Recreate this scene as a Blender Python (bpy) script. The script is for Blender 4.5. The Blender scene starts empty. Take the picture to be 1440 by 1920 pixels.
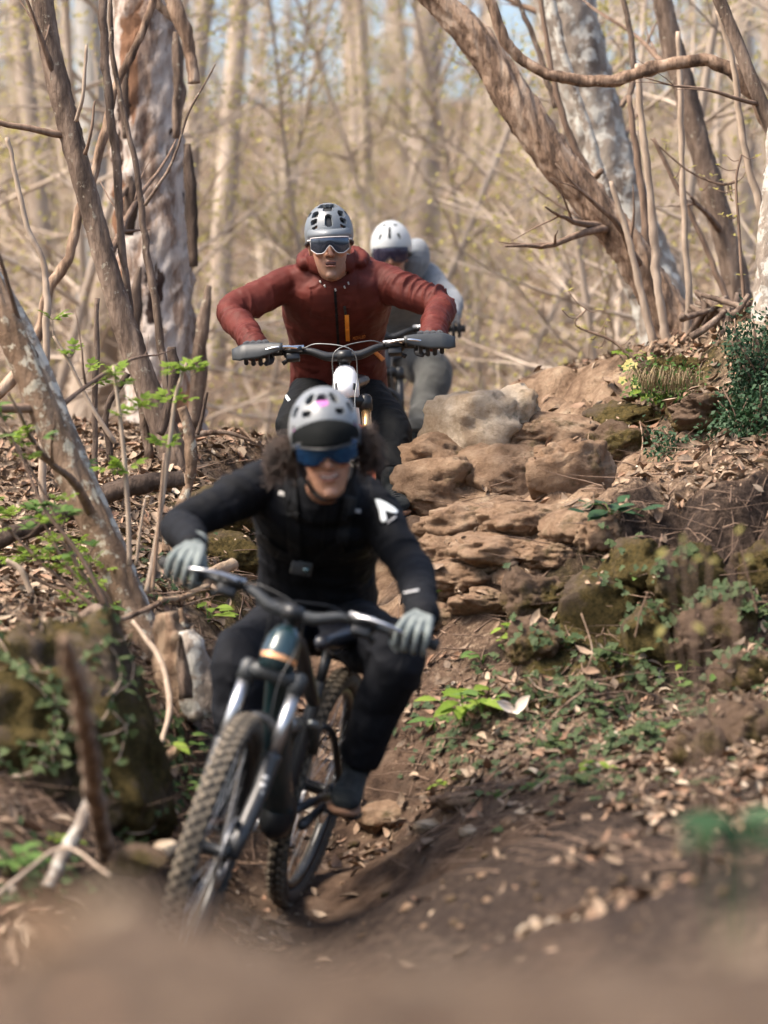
import bpy, bmesh, math, random
import numpy as np
from mathutils import Vector, Matrix, Quaternion
from mathutils.bvhtree import BVHTree

# ------------------------------------------------------------------ camera, sky, sun, exposure
R = math.radians
random.seed(11)
RNG = np.random.default_rng(11)
scene = bpy.context.scene
COL = scene.collection
H = 1.30            # camera height above the datum
FPX = 6210.0        # focal length in photograph pixels (1440 x 1920)

cam_d = bpy.data.cameras.new('camera')
cam = bpy.data.objects.new('camera', cam_d)
COL.objects.link(cam)
cam.location = (0, 0, H)
cam.rotation_euler = (R(90), 0, 0)
cam_d.sensor_fit = 'VERTICAL'
cam_d.sensor_height = 36.0
cam_d.sensor_width = 27.0
cam_d.lens = FPX / 1920 * 36.0
cam_d.clip_start = 0.05
cam_d.clip_end = 800
cam_d.dof.use_dof = True
cam_d.dof.focus_distance = 12.35
cam_d.dof.aperture_fstop = 2.3
scene.camera = cam

SUN_DIR = Vector((-0.58, -0.22, 0.86)).normalized()      # towards the sun: high, from the left
world = bpy.data.worlds.new('World')
scene.world = world
world.use_nodes = True
wn = world.node_tree
bg = wn.nodes['Background']
sky = wn.nodes.new('ShaderNodeTexSky')
sky.sky_type = 'NISHITA'
sky.sun_disc = False
sky.sun_elevation = math.asin(SUN_DIR.z)
sky.sun_rotation = math.atan2(SUN_DIR.x, SUN_DIR.y)
sky.air_density = 1.0
sky.dust_density = 5.0
sky.ozone_density = 1.0
wn.links.new(sky.outputs[0], bg.inputs[0])
bg.inputs[1].default_value = 0.15

sun_d = bpy.data.lights.new('sun', 'SUN')
sun_d.energy = 2.9
sun_d.angle = R(18)
sun_d.color = (1.0, 0.88, 0.75)
sun = bpy.data.objects.new('sun', sun_d)
COL.objects.link(sun)
sun.rotation_euler = SUN_DIR.to_track_quat('Z', 'Y').to_euler()
sun.location = (-8, 4, 14)

vs = scene.view_settings
vs.view_transform = 'Standard'
vs.look = 'None'
vs.gamma = 1.0
vs.exposure = 1.2
vs.use_curve_mapping = False
scene.render.engine = 'CYCLES'
cy = scene.cycles
cy.use_denoising = True
try:
    cy.denoiser = 'OPENIMAGEDENOISE'
    cy.denoising_input_passes = 'RGB_ALBEDO_NORMAL'
except Exception:
    pass
cy.use_adaptive_sampling = True
cy.adaptive_threshold = .025
cy.max_bounces = 5
cy.diffuse_bounces = 3
cy.glossy_bounces = 2
cy.transmission_bounces = 4
cy.transparent_max_bounces = 8
cy.volume_bounces = 0
cy.caustics_reflective = False
cy.caustics_refractive = False
cy.sample_clamp_indirect = 6.0
# ------------------------------------------------------------------ helpers
def P(px, py, Y):
    """the place that shows at photograph pixel (px, py) when it stands Y metres away"""
    return Vector(((px - 720.0) * Y / FPX, Y, H + (960.0 - py) * Y / FPX))

def PR(rpx, Y):
    return rpx * Y / FPX

def _h(ix, iy, iz, seed):
    n = (ix * 374761393 + iy * 668265263 + iz * 2147483647 % 1274126177 + seed * 974634777) & 0xFFFFFFFF
    n = ((n ^ (n >> 13)) * 1274126177) & 0xFFFFFFFF
    n = ((n ^ (n >> 16)) * 2246822519) & 0xFFFFFFFF
    n = n ^ (n >> 15)
    return (n & 0xFFFFFF) / float(0xFFFFFF) * 2 - 1

def vnoise(p, seed=0):
    """value noise, p (n,3) -> (n,) in -1..1"""
    p = np.asarray(p, float)
    i = np.floor(p).astype(np.int64)
    f = p - i
    u = f * f * f * (f * (f * 6 - 15) + 10)
    r = 0
    for dx in (0, 1):
        wx = u[:, 0] if dx else 1 - u[:, 0]
        for dy in (0, 1):
            wy = u[:, 1] if dy else 1 - u[:, 1]
            for dz in (0, 1):
                wz = u[:, 2] if dz else 1 - u[:, 2]
                r = r + wx * wy * wz * _h(i[:, 0] + dx, i[:, 1] + dy, i[:, 2] + dz, seed)
    return r

def fbm(p, octv=4, seed=0, lac=2.03, gain=0.5):
    p = np.asarray(p, float)
    a, s, r = 1.0, 0.0, 0
    for k in range(octv):
        r = r + a * vnoise(p, seed + k * 17)
        s += a
        a *= gain
        p = p * lac + 3.7
    return r / s

def lumps(x, y, seed=0):
    """rounded stones packed side by side: 0 in the joints, 1 on the crowns"""
    ix, iy = np.floor(x).astype(np.int64), np.floor(y).astype(np.int64)
    z0 = np.zeros_like(ix)
    d1 = np.full(x.shape, 9.0)
    d2 = np.full(x.shape, 9.0)
    for a in (-1, 0, 1):
        for b in (-1, 0, 1):
            cx = ix + a + .5 + .42 * _h(ix + a, iy + b, z0, seed)
            cy_ = iy + b + .5 + .42 * _h(ix + a, iy + b, z0 + 5, seed)
            d = np.hypot(x - cx, y - cy_)
            nd1 = np.minimum(d1, d)
            d2 = np.minimum(d2, np.maximum(d1, d))
            d1 = nd1
    e = np.clip((d2 - d1) / .55, 0, 1)
    return np.sqrt(1 - (1 - e) ** 2)

class MB:
    """collects vertices and faces of one mesh"""
    def __init__(s):
        s.v, s.f = [], []
    def add(s, v, f):
        o = len(s.v)
        s.v.extend([tuple(q) for q in v])
        s.f.extend([tuple(i + o for i in q) for q in f])
        return s
    def tube(s, path, rad, n=12, cap=True, ecc=None, up=None):
        path = [Vector(p) for p in path]
        m = len(path)
        if not hasattr(rad, '__len__'):
            rad = [rad] * m
        vs_, fs = [], []
        t0 = (path[1] - path[0]).normalized()
        ref = Vector(up) if up is not None else (Vector((0, 0, 1)) if abs(t0.z) < .9 else Vector((1, 0, 0)))
        a = (ref - t0 * ref.dot(t0)).normalized()
        for i in range(m):
            t = (path[min(i + 1, m - 1)] - path[max(i - 1, 0)])
            t = t.normalized() if t.length > 1e-9 else t0
            a = (a - t * a.dot(t))
            a = a.normalized() if a.length > 1e-9 else t.orthogonal().normalized()
            b = t.cross(a)
            e = ecc[i] if ecc is not None else 1.0
            for k in range(n):
                th = 2 * math.pi * k / n
                vs_.append(path[i] + (a * math.cos(th) * e + b * math.sin(th)) * rad[i])
        for i in range(m - 1):
            for k in range(n):
                k2 = (k + 1) % n
                fs.append((i * n + k, i * n + k2, (i + 1) * n + k2, (i + 1) * n + k))
        if cap:
            fs.append(tuple(reversed(range(n))))
            fs.append(tuple((m - 1) * n + k for k in range(n)))
        return s.add(vs_, fs)
    def rod(s, p0, p1, r0, r1=None, n=12):
        return s.tube([p0, p1], [r0, r0 if r1 is None else r1], n)
    def capsule(s, p0, p1, r0, r1=None, n=16):
        r1 = r0 if r1 is None else r1
        p0, p1 = Vector(p0), Vector(p1)
        s.tube([p0, p1], [r0, r1], n)
        s.ball(p0, r0)
        s.ball(p1, r1)
        return s
    def ball(s, c, r, nu=14, nv=9):
        return s.ellipsoid(c, (r, 0, 0), (0, r, 0), (0, 0, r), nu, nv)
    def ellipsoid(s, c, a, b, d, nu=18, nv=11):
        c, a, b, d = Vector(c), Vector(a), Vector(b), Vector(d)
        vs_ = [c - d]
        for j in range(1, nv):
            ph = -math.pi / 2 + math.pi * j / nv
            for i in range(nu):
                th = 2 * math.pi * i / nu
                vs_.append(c + (a * math.cos(th) + b * math.sin(th)) * math.cos(ph) + d * math.sin(ph))
        vs_.append(c + d)
        fs = []
        L = len(vs_) - 1
        for i in range(nu):
            i2 = (i + 1) % nu
            fs.append((0, 1 + i2, 1 + i))
            for j in range(nv - 2):
                fs.append((1 + j * nu + i, 1 + j * nu + i2, 1 + (j + 1) * nu + i2, 1 + (j + 1) * nu + i))
            fs.append((1 + (nv - 2) * nu + i, 1 + (nv - 2) * nu + i2, L))
        return s.add(vs_, fs)
    def box(s, c, a, b, d, ch=0.0):
        """box with half-axes a, b, d; ch chamfers it"""
        c, a, b, d = Vector(c), Vector(a), Vector(b), Vector(d)
        if ch <= 0:
            vs_ = [c + a * i + b * j + d * k for i in (-1, 1) for j in (-1, 1) for k in (-1, 1)]
            return s.add(vs_, [(0, 1, 3, 2), (4, 6, 7, 5), (0, 4, 5, 1), (2, 3, 7, 6), (0, 2, 6, 4), (1, 5, 7, 3)])
        bm = bmesh.new()
        vv = [bm.verts.new(c + a * i + b * j + d * k) for i in (-1, 1) for j in (-1, 1) for k in (-1, 1)]
        for q in [(0, 1, 3, 2), (4, 6, 7, 5), (0, 4, 5, 1), (2, 3, 7, 6), (0, 2, 6, 4), (1, 5, 7, 3)]:
            bm.faces.new([vv[i] for i in q])
        bmesh.ops.bevel(bm, geom=bm.edges[:], offset=ch, segments=2, affect='EDGES', profile=.5)
        bm.verts.index_update()
        r = s.add([v.co.copy() for v in bm.verts], [[v.index for v in f.verts] for f in bm.faces])
        bm.free()
        return r
    def loft(s, rings, cap=True):
        n, m = len(rings[0]), len(rings)
        vs_ = [q for r in rings for q in r]
        fs = []
        for i in range(m - 1):
            for k in range(n):
                k2 = (k + 1) % n
                fs.append((i * n + k, i * n + k2, (i + 1) * n + k2, (i + 1) * n + k))
        if cap:
            fs.append(tuple(reversed(range(n))))
            fs.append(tuple((m - 1) * n + k for k in range(n)))
        return s.add(vs_, fs)
    def grid(s, rows):
        m, n = len(rows), len(rows[0])
        vs_ = [q for r in rows for q in r]
        fs = [(i * n + k, i * n + k + 1, (i + 1) * n + k + 1, (i + 1) * n + k) for i in range(m - 1) for k in range(n - 1)]
        return s.add(vs_, fs)
    def torus(s, c, ax, R_, r, nu=64, nv=10, sx=1.0):
        c, ax = Vector(c), Vector(ax).normalized()
        u = ax.orthogonal().normalized()
        w = ax.cross(u)
        vs_ = []
        for i in range(nu):
            th = 2 * math.pi * i / nu
            d = u * math.cos(th) + w * math.sin(th)
            for j in range(nv):
                ph = 2 * math.pi * j / nv
                vs_.append(c + d * (R_ + r * math.cos(ph)) + ax * r * sx * math.sin(ph))
        fs = [(i * nv + j, ((i + 1) % nu) * nv + j, ((i + 1) % nu) * nv + (j + 1) % nv, i * nv + (j + 1) % nv) for i in range(nu) for j in range(nv)]
        return s.add(vs_, fs)
    def xf(s, M):
        s.v = [tuple(M @ Vector(q)) for q in s.v]
        return s
    def tidy(s):
        used = sorted({i for f in s.f for i in f})
        mp = {o: k for k, o in enumerate(used)}
        s.v = [s.v[i] for i in used]
        s.f = [tuple(mp[i] for i in f) for f in s.f]
        return s
    def mesh(s, name):
        me = bpy.data.meshes.new(name)
        me.from_pydata(s.v, [], s.f)
        me.update()
        return me

def link(name, me, mat=None, parent=None, smooth=True):
    o = bpy.data.objects.new(name, me)
    COL.objects.link(o)
    if mat is not None:
        me.materials.clear()
        me.materials.append(mat)
    if smooth and len(me.polygons):
        me.polygons.foreach_set('use_smooth', np.ones(len(me.polygons), bool))
    if parent is not None:
        o.parent = parent
    return o

def build(name, mb, mat, parent=None, smooth=True, sharp=None):
    me = mb.mesh(name)
    if sharp:
        o = link(name, me, mat, parent, True)
        try:
            me.set_sharp_from_angle(angle=R(sharp))
        except Exception:
            pass
        return o
    return link(name, me, mat, parent, smooth)

def tag(o, label=None, cat=None, group=None, kind=None):
    if label: o['label'] = label
    if cat: o['category'] = cat
    if group: o['group'] = group
    if kind: o['kind'] = kind
    return o

def empty(name, loc=(0, 0, 0), M=None):
    o = bpy.data.objects.new(name, None)
    o.empty_display_size = .05
    COL.objects.link(o)
    if M is not None:
        o.matrix_world = M
    else:
        o.location = loc
    return o

def share(name, me, parent, M=None):
    o = bpy.data.objects.new(name, me)
    COL.objects.link(o)
    o.parent = parent
    if M is not None:
        o.matrix_local = M
    return o

def remesh(mb, voxel, it=4, fac=.5, name='m'):
    """one continuous skin round everything collected in mb"""
    me = mb.mesh(name)
    o = bpy.data.objects.new('tmp', me)
    COL.objects.link(o)
    m = o.modifiers.new('r', 'REMESH')
    m.mode = 'VOXEL'
    m.voxel_size = voxel
    if it:
        k = o.modifiers.new('s', 'SMOOTH')
        k.factor = fac
        k.iterations = it
    dg = bpy.context.evaluated_depsgraph_get()
    out = bpy.data.meshes.new_from_object(o.evaluated_get(dg))
    bpy.data.objects.remove(o)
    bpy.data.meshes.remove(me)
    return out

def with_mods(mb, mods, name='m'):
    me = mb.mesh(name) if isinstance(mb, MB) else mb
    o = bpy.data.objects.new('tmp', me)
    COL.objects.link(o)
    for ty, kw in mods:
        m = o.modifiers.new('m', ty)
        for k, v in kw.items():
            setattr(m, k, v)
    dg = bpy.context.evaluated_depsgraph_get()
    out = bpy.data.meshes.new_from_object(o.evaluated_get(dg))
    bpy.data.objects.remove(o)
    return out

def get_co(me):
    a = np.empty(len(me.vertices) * 3)
    me.vertices.foreach_get('co', a)
    return a.reshape(-1, 3)

def get_no(me):
    a = np.empty(len(me.vertices) * 3)
    me.vertices.foreach_get('normal', a)
    return a.reshape(-1, 3)

def set_co(me, a):
    me.vertices.foreach_set('co', np.ascontiguousarray(a, dtype=np.float64).ravel())
    me.update()

def point_attr(me, name, arr):
    arr = np.asarray(arr, float)
    if arr.ndim == 1:
        at = me.attributes.new(name, 'FLOAT', 'POINT')
        at.data.foreach_set('value', arr)
    else:
        at = me.attributes.new(name, 'FLOAT_COLOR', 'POINT')
        if arr.shape[1] == 3:
            arr = np.c_[arr, np.ones(len(arr))]
        at.data.foreach_set('color', arr.ravel())

def catmull(pts, sub=6):
    """smooth path through points of any dimension"""
    pts = [np.asarray(p, float) for p in pts]
    out = []
    n = len(pts)
    for i in range(n - 1):
        p0 = pts[i - 1] if i else 2 * pts[0] - pts[1]
        p1, p2 = pts[i], pts[i + 1]
        p3 = pts[i + 2] if i + 2 < n else 2 * pts[-1] - pts[-2]
        for k in range(sub):
            t = k / sub
            out.append(.5 * ((2 * p1) + (-p0 + p2) * t + (2 * p0 - 5 * p1 + 4 * p2 - p3) * t * t + (-p0 + 3 * p1 - 3 * p2 + p3) * t ** 3))
    out.append(pts[-1])
    return out

def basis(x, y, z, o):
    M = Matrix.Identity(4)
    for i, a in enumerate((x, y, z)):
        M[0][i], M[1][i], M[2][i] = a[0], a[1], a[2]
    M[0][3], M[1][3], M[2][3] = o[0], o[1], o[2]
    return M

# ------------------------------------------------------------------ materials
def nd(nt, ty, **kw):
    n = nt.nodes.new(ty)
    for k, v in kw.items():
        setattr(n, k, v)
    return n

def new_mat(name):
    m = bpy.data.materials.new(name)
    m.use_nodes = True
    nt = m.node_tree
    return m, nt, nt.nodes['Principled BSDF']

def ramp(nt, fac, stops):
    r = nd(nt, 'ShaderNodeValToRGB')
    e = r.color_ramp.elements
    while len(e) < len(stops):
        e.new(.5)
    for k, (p, c) in enumerate(stops):
        e[k].position = p
        e[k].color = (*c, 1)
    nt.links.new(fac, r.inputs[0])
    return r.outputs[0]

def noise(nt, scale, detail=4, rough=.55, coord=None, dist=0.0, stretch=None, w='Object'):
    if coord is None:
        tc = nd(nt, 'ShaderNodeTexCoord')
        coord = tc.outputs[w]
    if stretch:
        mp = nd(nt, 'ShaderNodeMapping')
        mp.inputs['Scale'].default_value = stretch
        nt.links.new(coord, mp.inputs[0])
        coord = mp.outputs[0]
    n = nd(nt, 'ShaderNodeTexNoise')
    n.inputs['Scale'].default_value = scale
    n.inputs['Detail'].default_value = detail
    n.inputs['Roughness'].default_value = rough
    n.inputs['Distortion'].default_value = dist
    nt.links.new(coord, n.inputs['Vector'])
    return n.outputs['Fac']

def mix(nt, fac, a, b, mode='MIX'):
    m = nd(nt, 'ShaderNodeMix', data_type='RGBA', blend_type=mode)
    for s, v in ((0, fac), (6, a), (7, b)):
        if isinstance(v, (int, float)):
            m.inputs[s].default_value = v
        elif isinstance(v, tuple):
            m.inputs[s].default_value = (*v, 1)
        else:
            nt.links.new(v, m.inputs[s])
    return m.outputs[2]

def attr(nt, name, out='Fac'):
    a = nd(nt, 'ShaderNodeAttribute')
    a.attribute_name = name
    return a.outputs[out]

def bump(nt, b, h, dist=.005, strength=1.0):
    n = nd(nt, 'ShaderNodeBump')
    n.inputs['Distance'].default_value = dist
    n.inputs['Strength'].default_value = strength
    nt.links.new(h, n.inputs['Height'])
    nt.links.new(n.outputs[0], b.inputs['Normal'])

def pm(name, cols, scale=8, rough=.7, metal=0.0, bscale=60, bdist=0.0, stretch=None, detail=5, spec=.5, coat=0.0, sheen=0.0, subs=0.0):
    """plain procedural material: colours on a noise ramp plus fine relief"""
    m, nt, b = new_mat(name)
    if len(cols) == 1:
        c = cols[0]
        cols = [tuple(x * .86 for x in c), tuple(min(1, x * 1.14) for x in c)]
    f = noise(nt, scale, detail, stretch=stretch)
    k = len(cols)
    st = [(.32 + .36 * i / (k - 1), c) for i, c in enumerate(cols)]
    nt.links.new(ramp(nt, f, st), b.inputs['Base Color'])
    b.inputs['Roughness'].default_value = rough
    b.inputs['Metallic'].default_value = metal
    b.inputs['Specular IOR Level'].default_value = spec
    if coat:
        b.inputs['Coat Weight'].default_value = coat
        b.inputs['Coat Roughness'].default_value = .12
    if sheen:
        b.inputs['Sheen Weight'].default_value = sheen
        b.inputs['Sheen Roughness'].default_value = .6
    if subs:
        b.inputs['Subsurface Weight'].default_value = subs
        b.inputs['Subsurface Radius'].default_value = (.01, .004, .002)
    if bdist:
        bump(nt, b, noise(nt, bscale, 6, stretch=stretch), bdist)
    return m
# ------------------------------------------------------------------ ground
CP_PIX = [  # places read off the photograph: pixel and distance
    # low mound right in front of the lens
    (-200, 1960, 2.0), (0, 1900, 2.0), (90, 1790, 2.0), (160, 1722, 2.0), (250, 1712, 2.0), (340, 1730, 2.0), (430, 1830, 2.0), (550, 1875, 2.0), (750, 1860, 2.0),
    (950, 1910, 2.0), (1200, 1880, 2.0), (1440, 1840, 2.0), (1700, 1830, 2.0),
    # slope right of the riders
    (700, 1600, 10.3), (760, 1480, 10.6), (760, 1350, 10.9), (770, 1200, 11.3), (790, 1100, 11.7), (830, 1020, 12.1),
    (900, 990, 12.2), (870, 930, 12.7), (800, 900, 12.9), (1000, 940, 12.6), (1100, 900, 12.7), (950, 860, 13.6),
    (850, 800, 14.0), (950, 770, 14.6), (1080, 740, 14.6), (1200, 690, 14.6), (1000, 735, 15.5),
    # right bank
    (1440, 600, 13.0), (1300, 655, 13.4), (1440, 760, 12.4), (1250, 760, 13.0), (1440, 880, 11.7), (1250, 900, 12.0),
    (1150, 960, 11.7), (1440, 950, 11.2), (1060, 1000, 11.2), (1250, 985, 11.0), (1440, 985, 10.9),
    (1050, 1270, 10.75), (1200, 1290, 10.6), (1380, 1260, 10.5), (950, 1250, 10.85),
    (900, 1330, 10.6), (900, 1450, 10.2), (1100, 1400, 10.2), (1100, 1480, 9.6), (1350, 1440, 9.4), (850, 1560, 9.8),
    (1000, 1580, 9.0), (1300, 1530, 8.6), (1440, 1560, 7.8), (1200, 1680, 7.4), (900, 1680, 8.2), (700, 1700, 8.8),
    (1000, 1760, 6.8), (1440, 1700, 6.4), (1700, 560, 12.5), (1700, 980, 10.8), (1700, 1500, 8.5), (1750, 1650, 6.5),
    (1900, 700, 14.5),
    # left bank
    (290, 1670, 8.9), (200, 1650, 8.7), (100, 1640, 8.5), (0, 1640, 8.3), (-150, 1600, 8.3), (250, 1570, 9.2), (330, 1450, 10.0),
    (340, 1340, 10.6), (400, 1380, 10.4), (420, 1180, 11.3), (300, 1180, 11.0), (150, 1190, 10.2), (0, 1200, 10.2), (450, 1080, 11.9),
    (200, 1060, 11.6), (0, 1080, 11.5), (480, 1000, 12.6), (430, 930, 12.8), (420, 850, 13.3), (500, 835, 13.6), (330, 845, 13.5),
    (200, 880, 13.3), (50, 960, 13.0), (-150, 900, 13.0), (450, 845, 15.0), (250, 860, 15.5), (-300, 1150, 11.0),
]
CP_XYZ = [  # x, distance, height against the camera
    (-.9, 1.3, -.33), (0, 1.3, -.33), (.9, 1.3, -.33), (-.5, 2.7, -.62), (.2, 2.7, -.62), (.9, 2.7, -.6), (-1.2, 2.7, -.62),
    (-.6, 3.6, -1.05), (.3, 3.6, -1.02), (1.2, 3.6, -.95), (-1.6, 4, -1.0), (1.6, 4, -.92), (0, 4.8, -1.08), (1.2, 5.5, -.9), (-1.5, 6, -1.1),
    (-.53, 8.66, -1.25), (-.26, 9.86, -1.19), (-.38, 9.2, -1.23), (-.7, 7.5, -1.27), (-.8, 6.0, -1.2), (-.3, 10.4, -1.06),
    (-.17, 11.2, -.75), (-.13, 11.75, -.50), (-.11, 12.05, -.43), (-.1, 12.65, -.38), (-.08, 13.27, -.34), (0, 14.4, -.26),
    (.0, 15.7, -.17), (.03, 16.93, -.07), (-.45, 10.6, -.95), (-.45, 11.4, -.62), (-.5, 12.2, -.3), (-.4, 13.2, -.2),
    (-3.5, 8, -.8), (-3.5, 11, -.2), (3.5, 8, -.5), (3.5, 12, .8), (-3, 15, .0), (2.5, 16.5, .5), (-2, 1.2, -.4), (2, 1.2, -.4),
]
_c = [(P(*q).x, q[2], P(*q).z - H) for q in CP_PIX] + CP_XYZ
CP = np.array(_c, float)

def _tps_fit(cp, lam=.004):
    n = len(cp)
    d = np.hypot(cp[:, None, 0] - cp[None, :, 0], cp[:, None, 1] - cp[None, :, 1])
    K = np.where(d > 0, d ** 2 * np.log(np.maximum(d, 1e-9)), 0) + lam * np.eye(n)
    Pm = np.c_[np.ones(n), cp[:, :2]]
    A = np.block([[K, Pm], [Pm.T, np.zeros((3, 3))]])
    return np.linalg.solve(A, np.r_[cp[:, 2], 0, 0, 0])
_W = _tps_fit(CP)

def tps(x, y):
    out = np.zeros(x.shape)
    for s in range(0, len(x), 40000):
        xs, ys = x[s:s + 40000], y[s:s + 40000]
        d2 = (xs[:, None] - CP[None, :, 0]) ** 2 + (ys[:, None] - CP[None, :, 1]) ** 2
        K = .5 * d2 * np.log(np.maximum(d2, 1e-12))
        out[s:s + 40000] = K @ _W[:-3] + _W[-3] + _W[-2] * xs + _W[-1] * ys
    return out

def sstep(a, b, x):
    t = np.clip((x - a) / (b - a), 0, 1)
    return t * t * (3 - 2 * t)

def hill(x, y):
    s = np.clip(y - 19, 0, None)
    z = -.45 + .185 * s - .0011 * np.clip(s - 30, 0, None) ** 2 * (s < 60)
    z = np.where(s >= 60, -.45 + .185 * 60 - .0011 * 900, z)
    z = z + .02 * x * sstep(19, 40, y)
    z = np.where(y < 4, -1.3 - .1 * np.clip(2 - y, 0, 30), z)
    z = z + .35 * fbm(np.c_[x * .12, y * .12, x * 0], 3, 5) * sstep(3, 14, np.hypot(x, y - 9))
    return z

def zones(x, y):
    """what covers the ground: bare rock, moss, leaf litter, dark soil (0..1 each)"""
    n = fbm(np.c_[x * 1.7, y * 1.7, x * 0 + 2], 4, 31)
    px = 720 + x / np.maximum(y, .5) * FPX
    trail = np.exp(-((x - np.interp(y, [6, 8.66, 9.86, 11.2, 12, 13.3, 15.7, 17], [-.6, -.5, -.2, .0, .1, .15, .05, .05])) / np.interp(y, [6, 9, 11, 12.5, 14, 17], [1.2, .8, .42, .6, .5, .4])) ** 2)
    rock = sstep(11.0, 11.6, y) * sstep(15.0, 14.2, y) * sstep(-.35, -.05, x) * sstep(1.25, .75, x + .25 * n)
    face = sstep(10.3, 10.6, y) * sstep(11.35, 11.0, y) * sstep(.25, .55, x)
    soil = sstep(10.2, 8.8, y + .6 * n) * sstep(-1.1, -.6, x) * (y > 3) + .52 * (y < 3) * np.clip(.8 + 1.2 * n, 0, 1)
    litter = np.clip(1 - .8 * trail * (y > 3) - .55 * rock - .6 * face - .7 * soil, 0, 1)
    moss = np.clip(face * (.55 + 1.3 * n) + sstep(11.7, 12.6, y) * sstep(.8, 1.4, x) * (.35 + 1.2 * n) + sstep(10.9, 11.8, y) * sstep(13.2, 12.6, y) * sstep(-.35, -.6, x) * (.45 + 1.2 * n), 0, 1)
    return rock, moss, litter, soil, trail, face

def relief(x, y):
    rock, moss, litter, soil, trail, face = zones(x, y)
    z0 = x * 0
    near = sstep(24, 15, y) * sstep(7, 3.5, np.abs(x))
    r = .030 * fbm(np.c_[x * 2.2, y * 2.2, z0], 4, 3) + .016 * fbm(np.c_[x * 9, y * 9, z0], 3, 9)
    wx, wy = x + .12 * fbm(np.c_[x * 3, y * 3, z0], 3, 21), y + .12 * fbm(np.c_[x * 3, y * 3, z0 + 4], 3, 22)
    r = r + rock * (.12 * (lumps(wx * 2.6, wy * 2.1, 4) - .5) + .055 * (lumps(wx * 6.5, wy * 5.5, 8) - .5) * (fbm(np.c_[x * 1.5, y * 1.5, z0 + 8], 2, 3) > -.1))
    r = r + face * (.20 * fbm(np.c_[wx * 4, wy * 6, z0], 4, 12) + .14 * (lumps(wx * 4, wy * 5, 6) - .5))
    bank = sstep(.35, .7, x) * sstep(9.6, 10.2, y) * sstep(14.5, 13.5, y)
    r = r + bank * (.07 * (lumps(wx * 3.2 + 5, wy * 2.6, 17) - .5) + .045 * fbm(np.c_[wx * 6, wy * 6, z0], 3, 19))
    r = r + np.clip(litter, 0, 1) * .020 * fbm(np.c_[x * 22, y * 22, z0], 3, 41)
    r = r + soil * .010 * fbm(np.c_[x * 30, y * 30, z0], 3, 44) + soil * .03 * (lumps(wx * 3.2, wy * 2.4, 14) - .6) * (fbm(np.c_[x * 2, y * 2, z0 + 3], 2, 6) > .12)
    return r * near

def ground_z(x, y):
    x, y = np.asarray(x, float), np.asarray(y, float)
    t = tps(np.clip(x, -3.6, 3.6), np.clip(y, 1.2, 17.2))
    k = sstep(16.6, 19.0, y) + sstep(3.2, 5.5, np.abs(x)) + sstep(1.2, .2, y)
    k = np.clip(k, 0, 1)
    return H + t * (1 - k) + hill(x, y) * k + relief(x, y)

def _axis(segs):
    out = []
    for a, b, n in segs:
        out.append(np.linspace(a, b, n, endpoint=False))
    return np.concatenate(out)
GX = np.concatenate([-np.geomspace(90, 3.25, 44), np.linspace(-3.2, 3.2, 256), np.geomspace(3.25, 90, 44)])
GY = np.concatenate([-np.geomspace(30, .3, 10), np.linspace(.5, 5.8, 60), np.linspace(5.83, 17, 420), np.geomspace(17.1, 170, 90)])
_gx, _gy = np.meshgrid(GX, GY)
GZ = ground_z(_gx.ravel(), _gy.ravel()).reshape(_gx.shape)

def gz(x, y):
    i = np.clip(np.searchsorted(GX, x) - 1, 0, len(GX) - 2)
    j = np.clip(np.searchsorted(GY, y) - 1, 0, len(GY) - 2)
    u = (x - GX[i]) / (GX[i + 1] - GX[i])
    v = (y - GY[j]) / (GY[j + 1] - GY[j])
    return (GZ[j, i] * (1 - u) + GZ[j, i + 1] * u) * (1 - v) + (GZ[j + 1, i] * (1 - u) + GZ[j + 1, i + 1] * u) * v

def on_ground(px, py, y0=3.2, y1=60):
    """where the sight line through a pixel first meets the ground"""
    ys = np.linspace(y0, 18, 2400) if y1 > 18 else np.linspace(y0, y1, 2400)
    x = (px - 720) * ys / FPX
    z = H + (960 - py) * ys / FPX
    d = z - gz(x, ys)
    k = np.argmax(d < 0)
    if d[k] >= 0:
        k = len(ys) - 1
    return Vector((x[k], ys[k], float(gz(x[k], ys[k]))))

def gnormal(x, y, e=.03):
    return Vector((-(gz(x + e, y) - gz(x - e, y)) / (2 * e), -(gz(x, y + e) - gz(x, y - e)) / (2 * e), 1)).normalized()

# ground sheet
_nx, _ny = len(GX), len(GY)
_idx = np.arange(_nx * _ny).reshape(_ny, _nx)
_q = np.stack([_idx[:-1, :-1], _idx[:-1, 1:], _idx[1:, 1:], _idx[1:, :-1]], -1).reshape(-1, 4)
me = bpy.data.meshes.new('ground')
me.vertices.add(_nx * _ny)
me.vertices.foreach_set('co', np.c_[_gx.ravel(), _gy.ravel(), GZ.ravel()].ravel())
me.loops.add(len(_q) * 4)
me.loops.foreach_set('vertex_index', _q.ravel())
me.polygons.add(len(_q))
me.polygons.foreach_set('loop_start', np.arange(len(_q)) * 4)
me.update(calc_edges=True)
_rock, _moss, _lit, _soil, _trail, _face = zones(_gx.ravel(), _gy.ravel())
_dzx = np.gradient(GZ, GX, axis=1).ravel()
_dzy = np.gradient(GZ, GY, axis=0).ravel()
_steep = np.hypot(_dzx, _dzy)
_lim = (_gy.ravel() < 17.5) * (np.abs(_gx.ravel()) < 4)
point_attr(me, 'cover', np.c_[_rock * _lim, _moss * _lim, np.where(_lim, _lit, 1.0)])
point_attr(me, 'soil', np.clip(_soil + .6 * _face + .8 * sstep(.85, 1.6, _steep) * (1 - _rock), 0, 1) * _lim)

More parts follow.
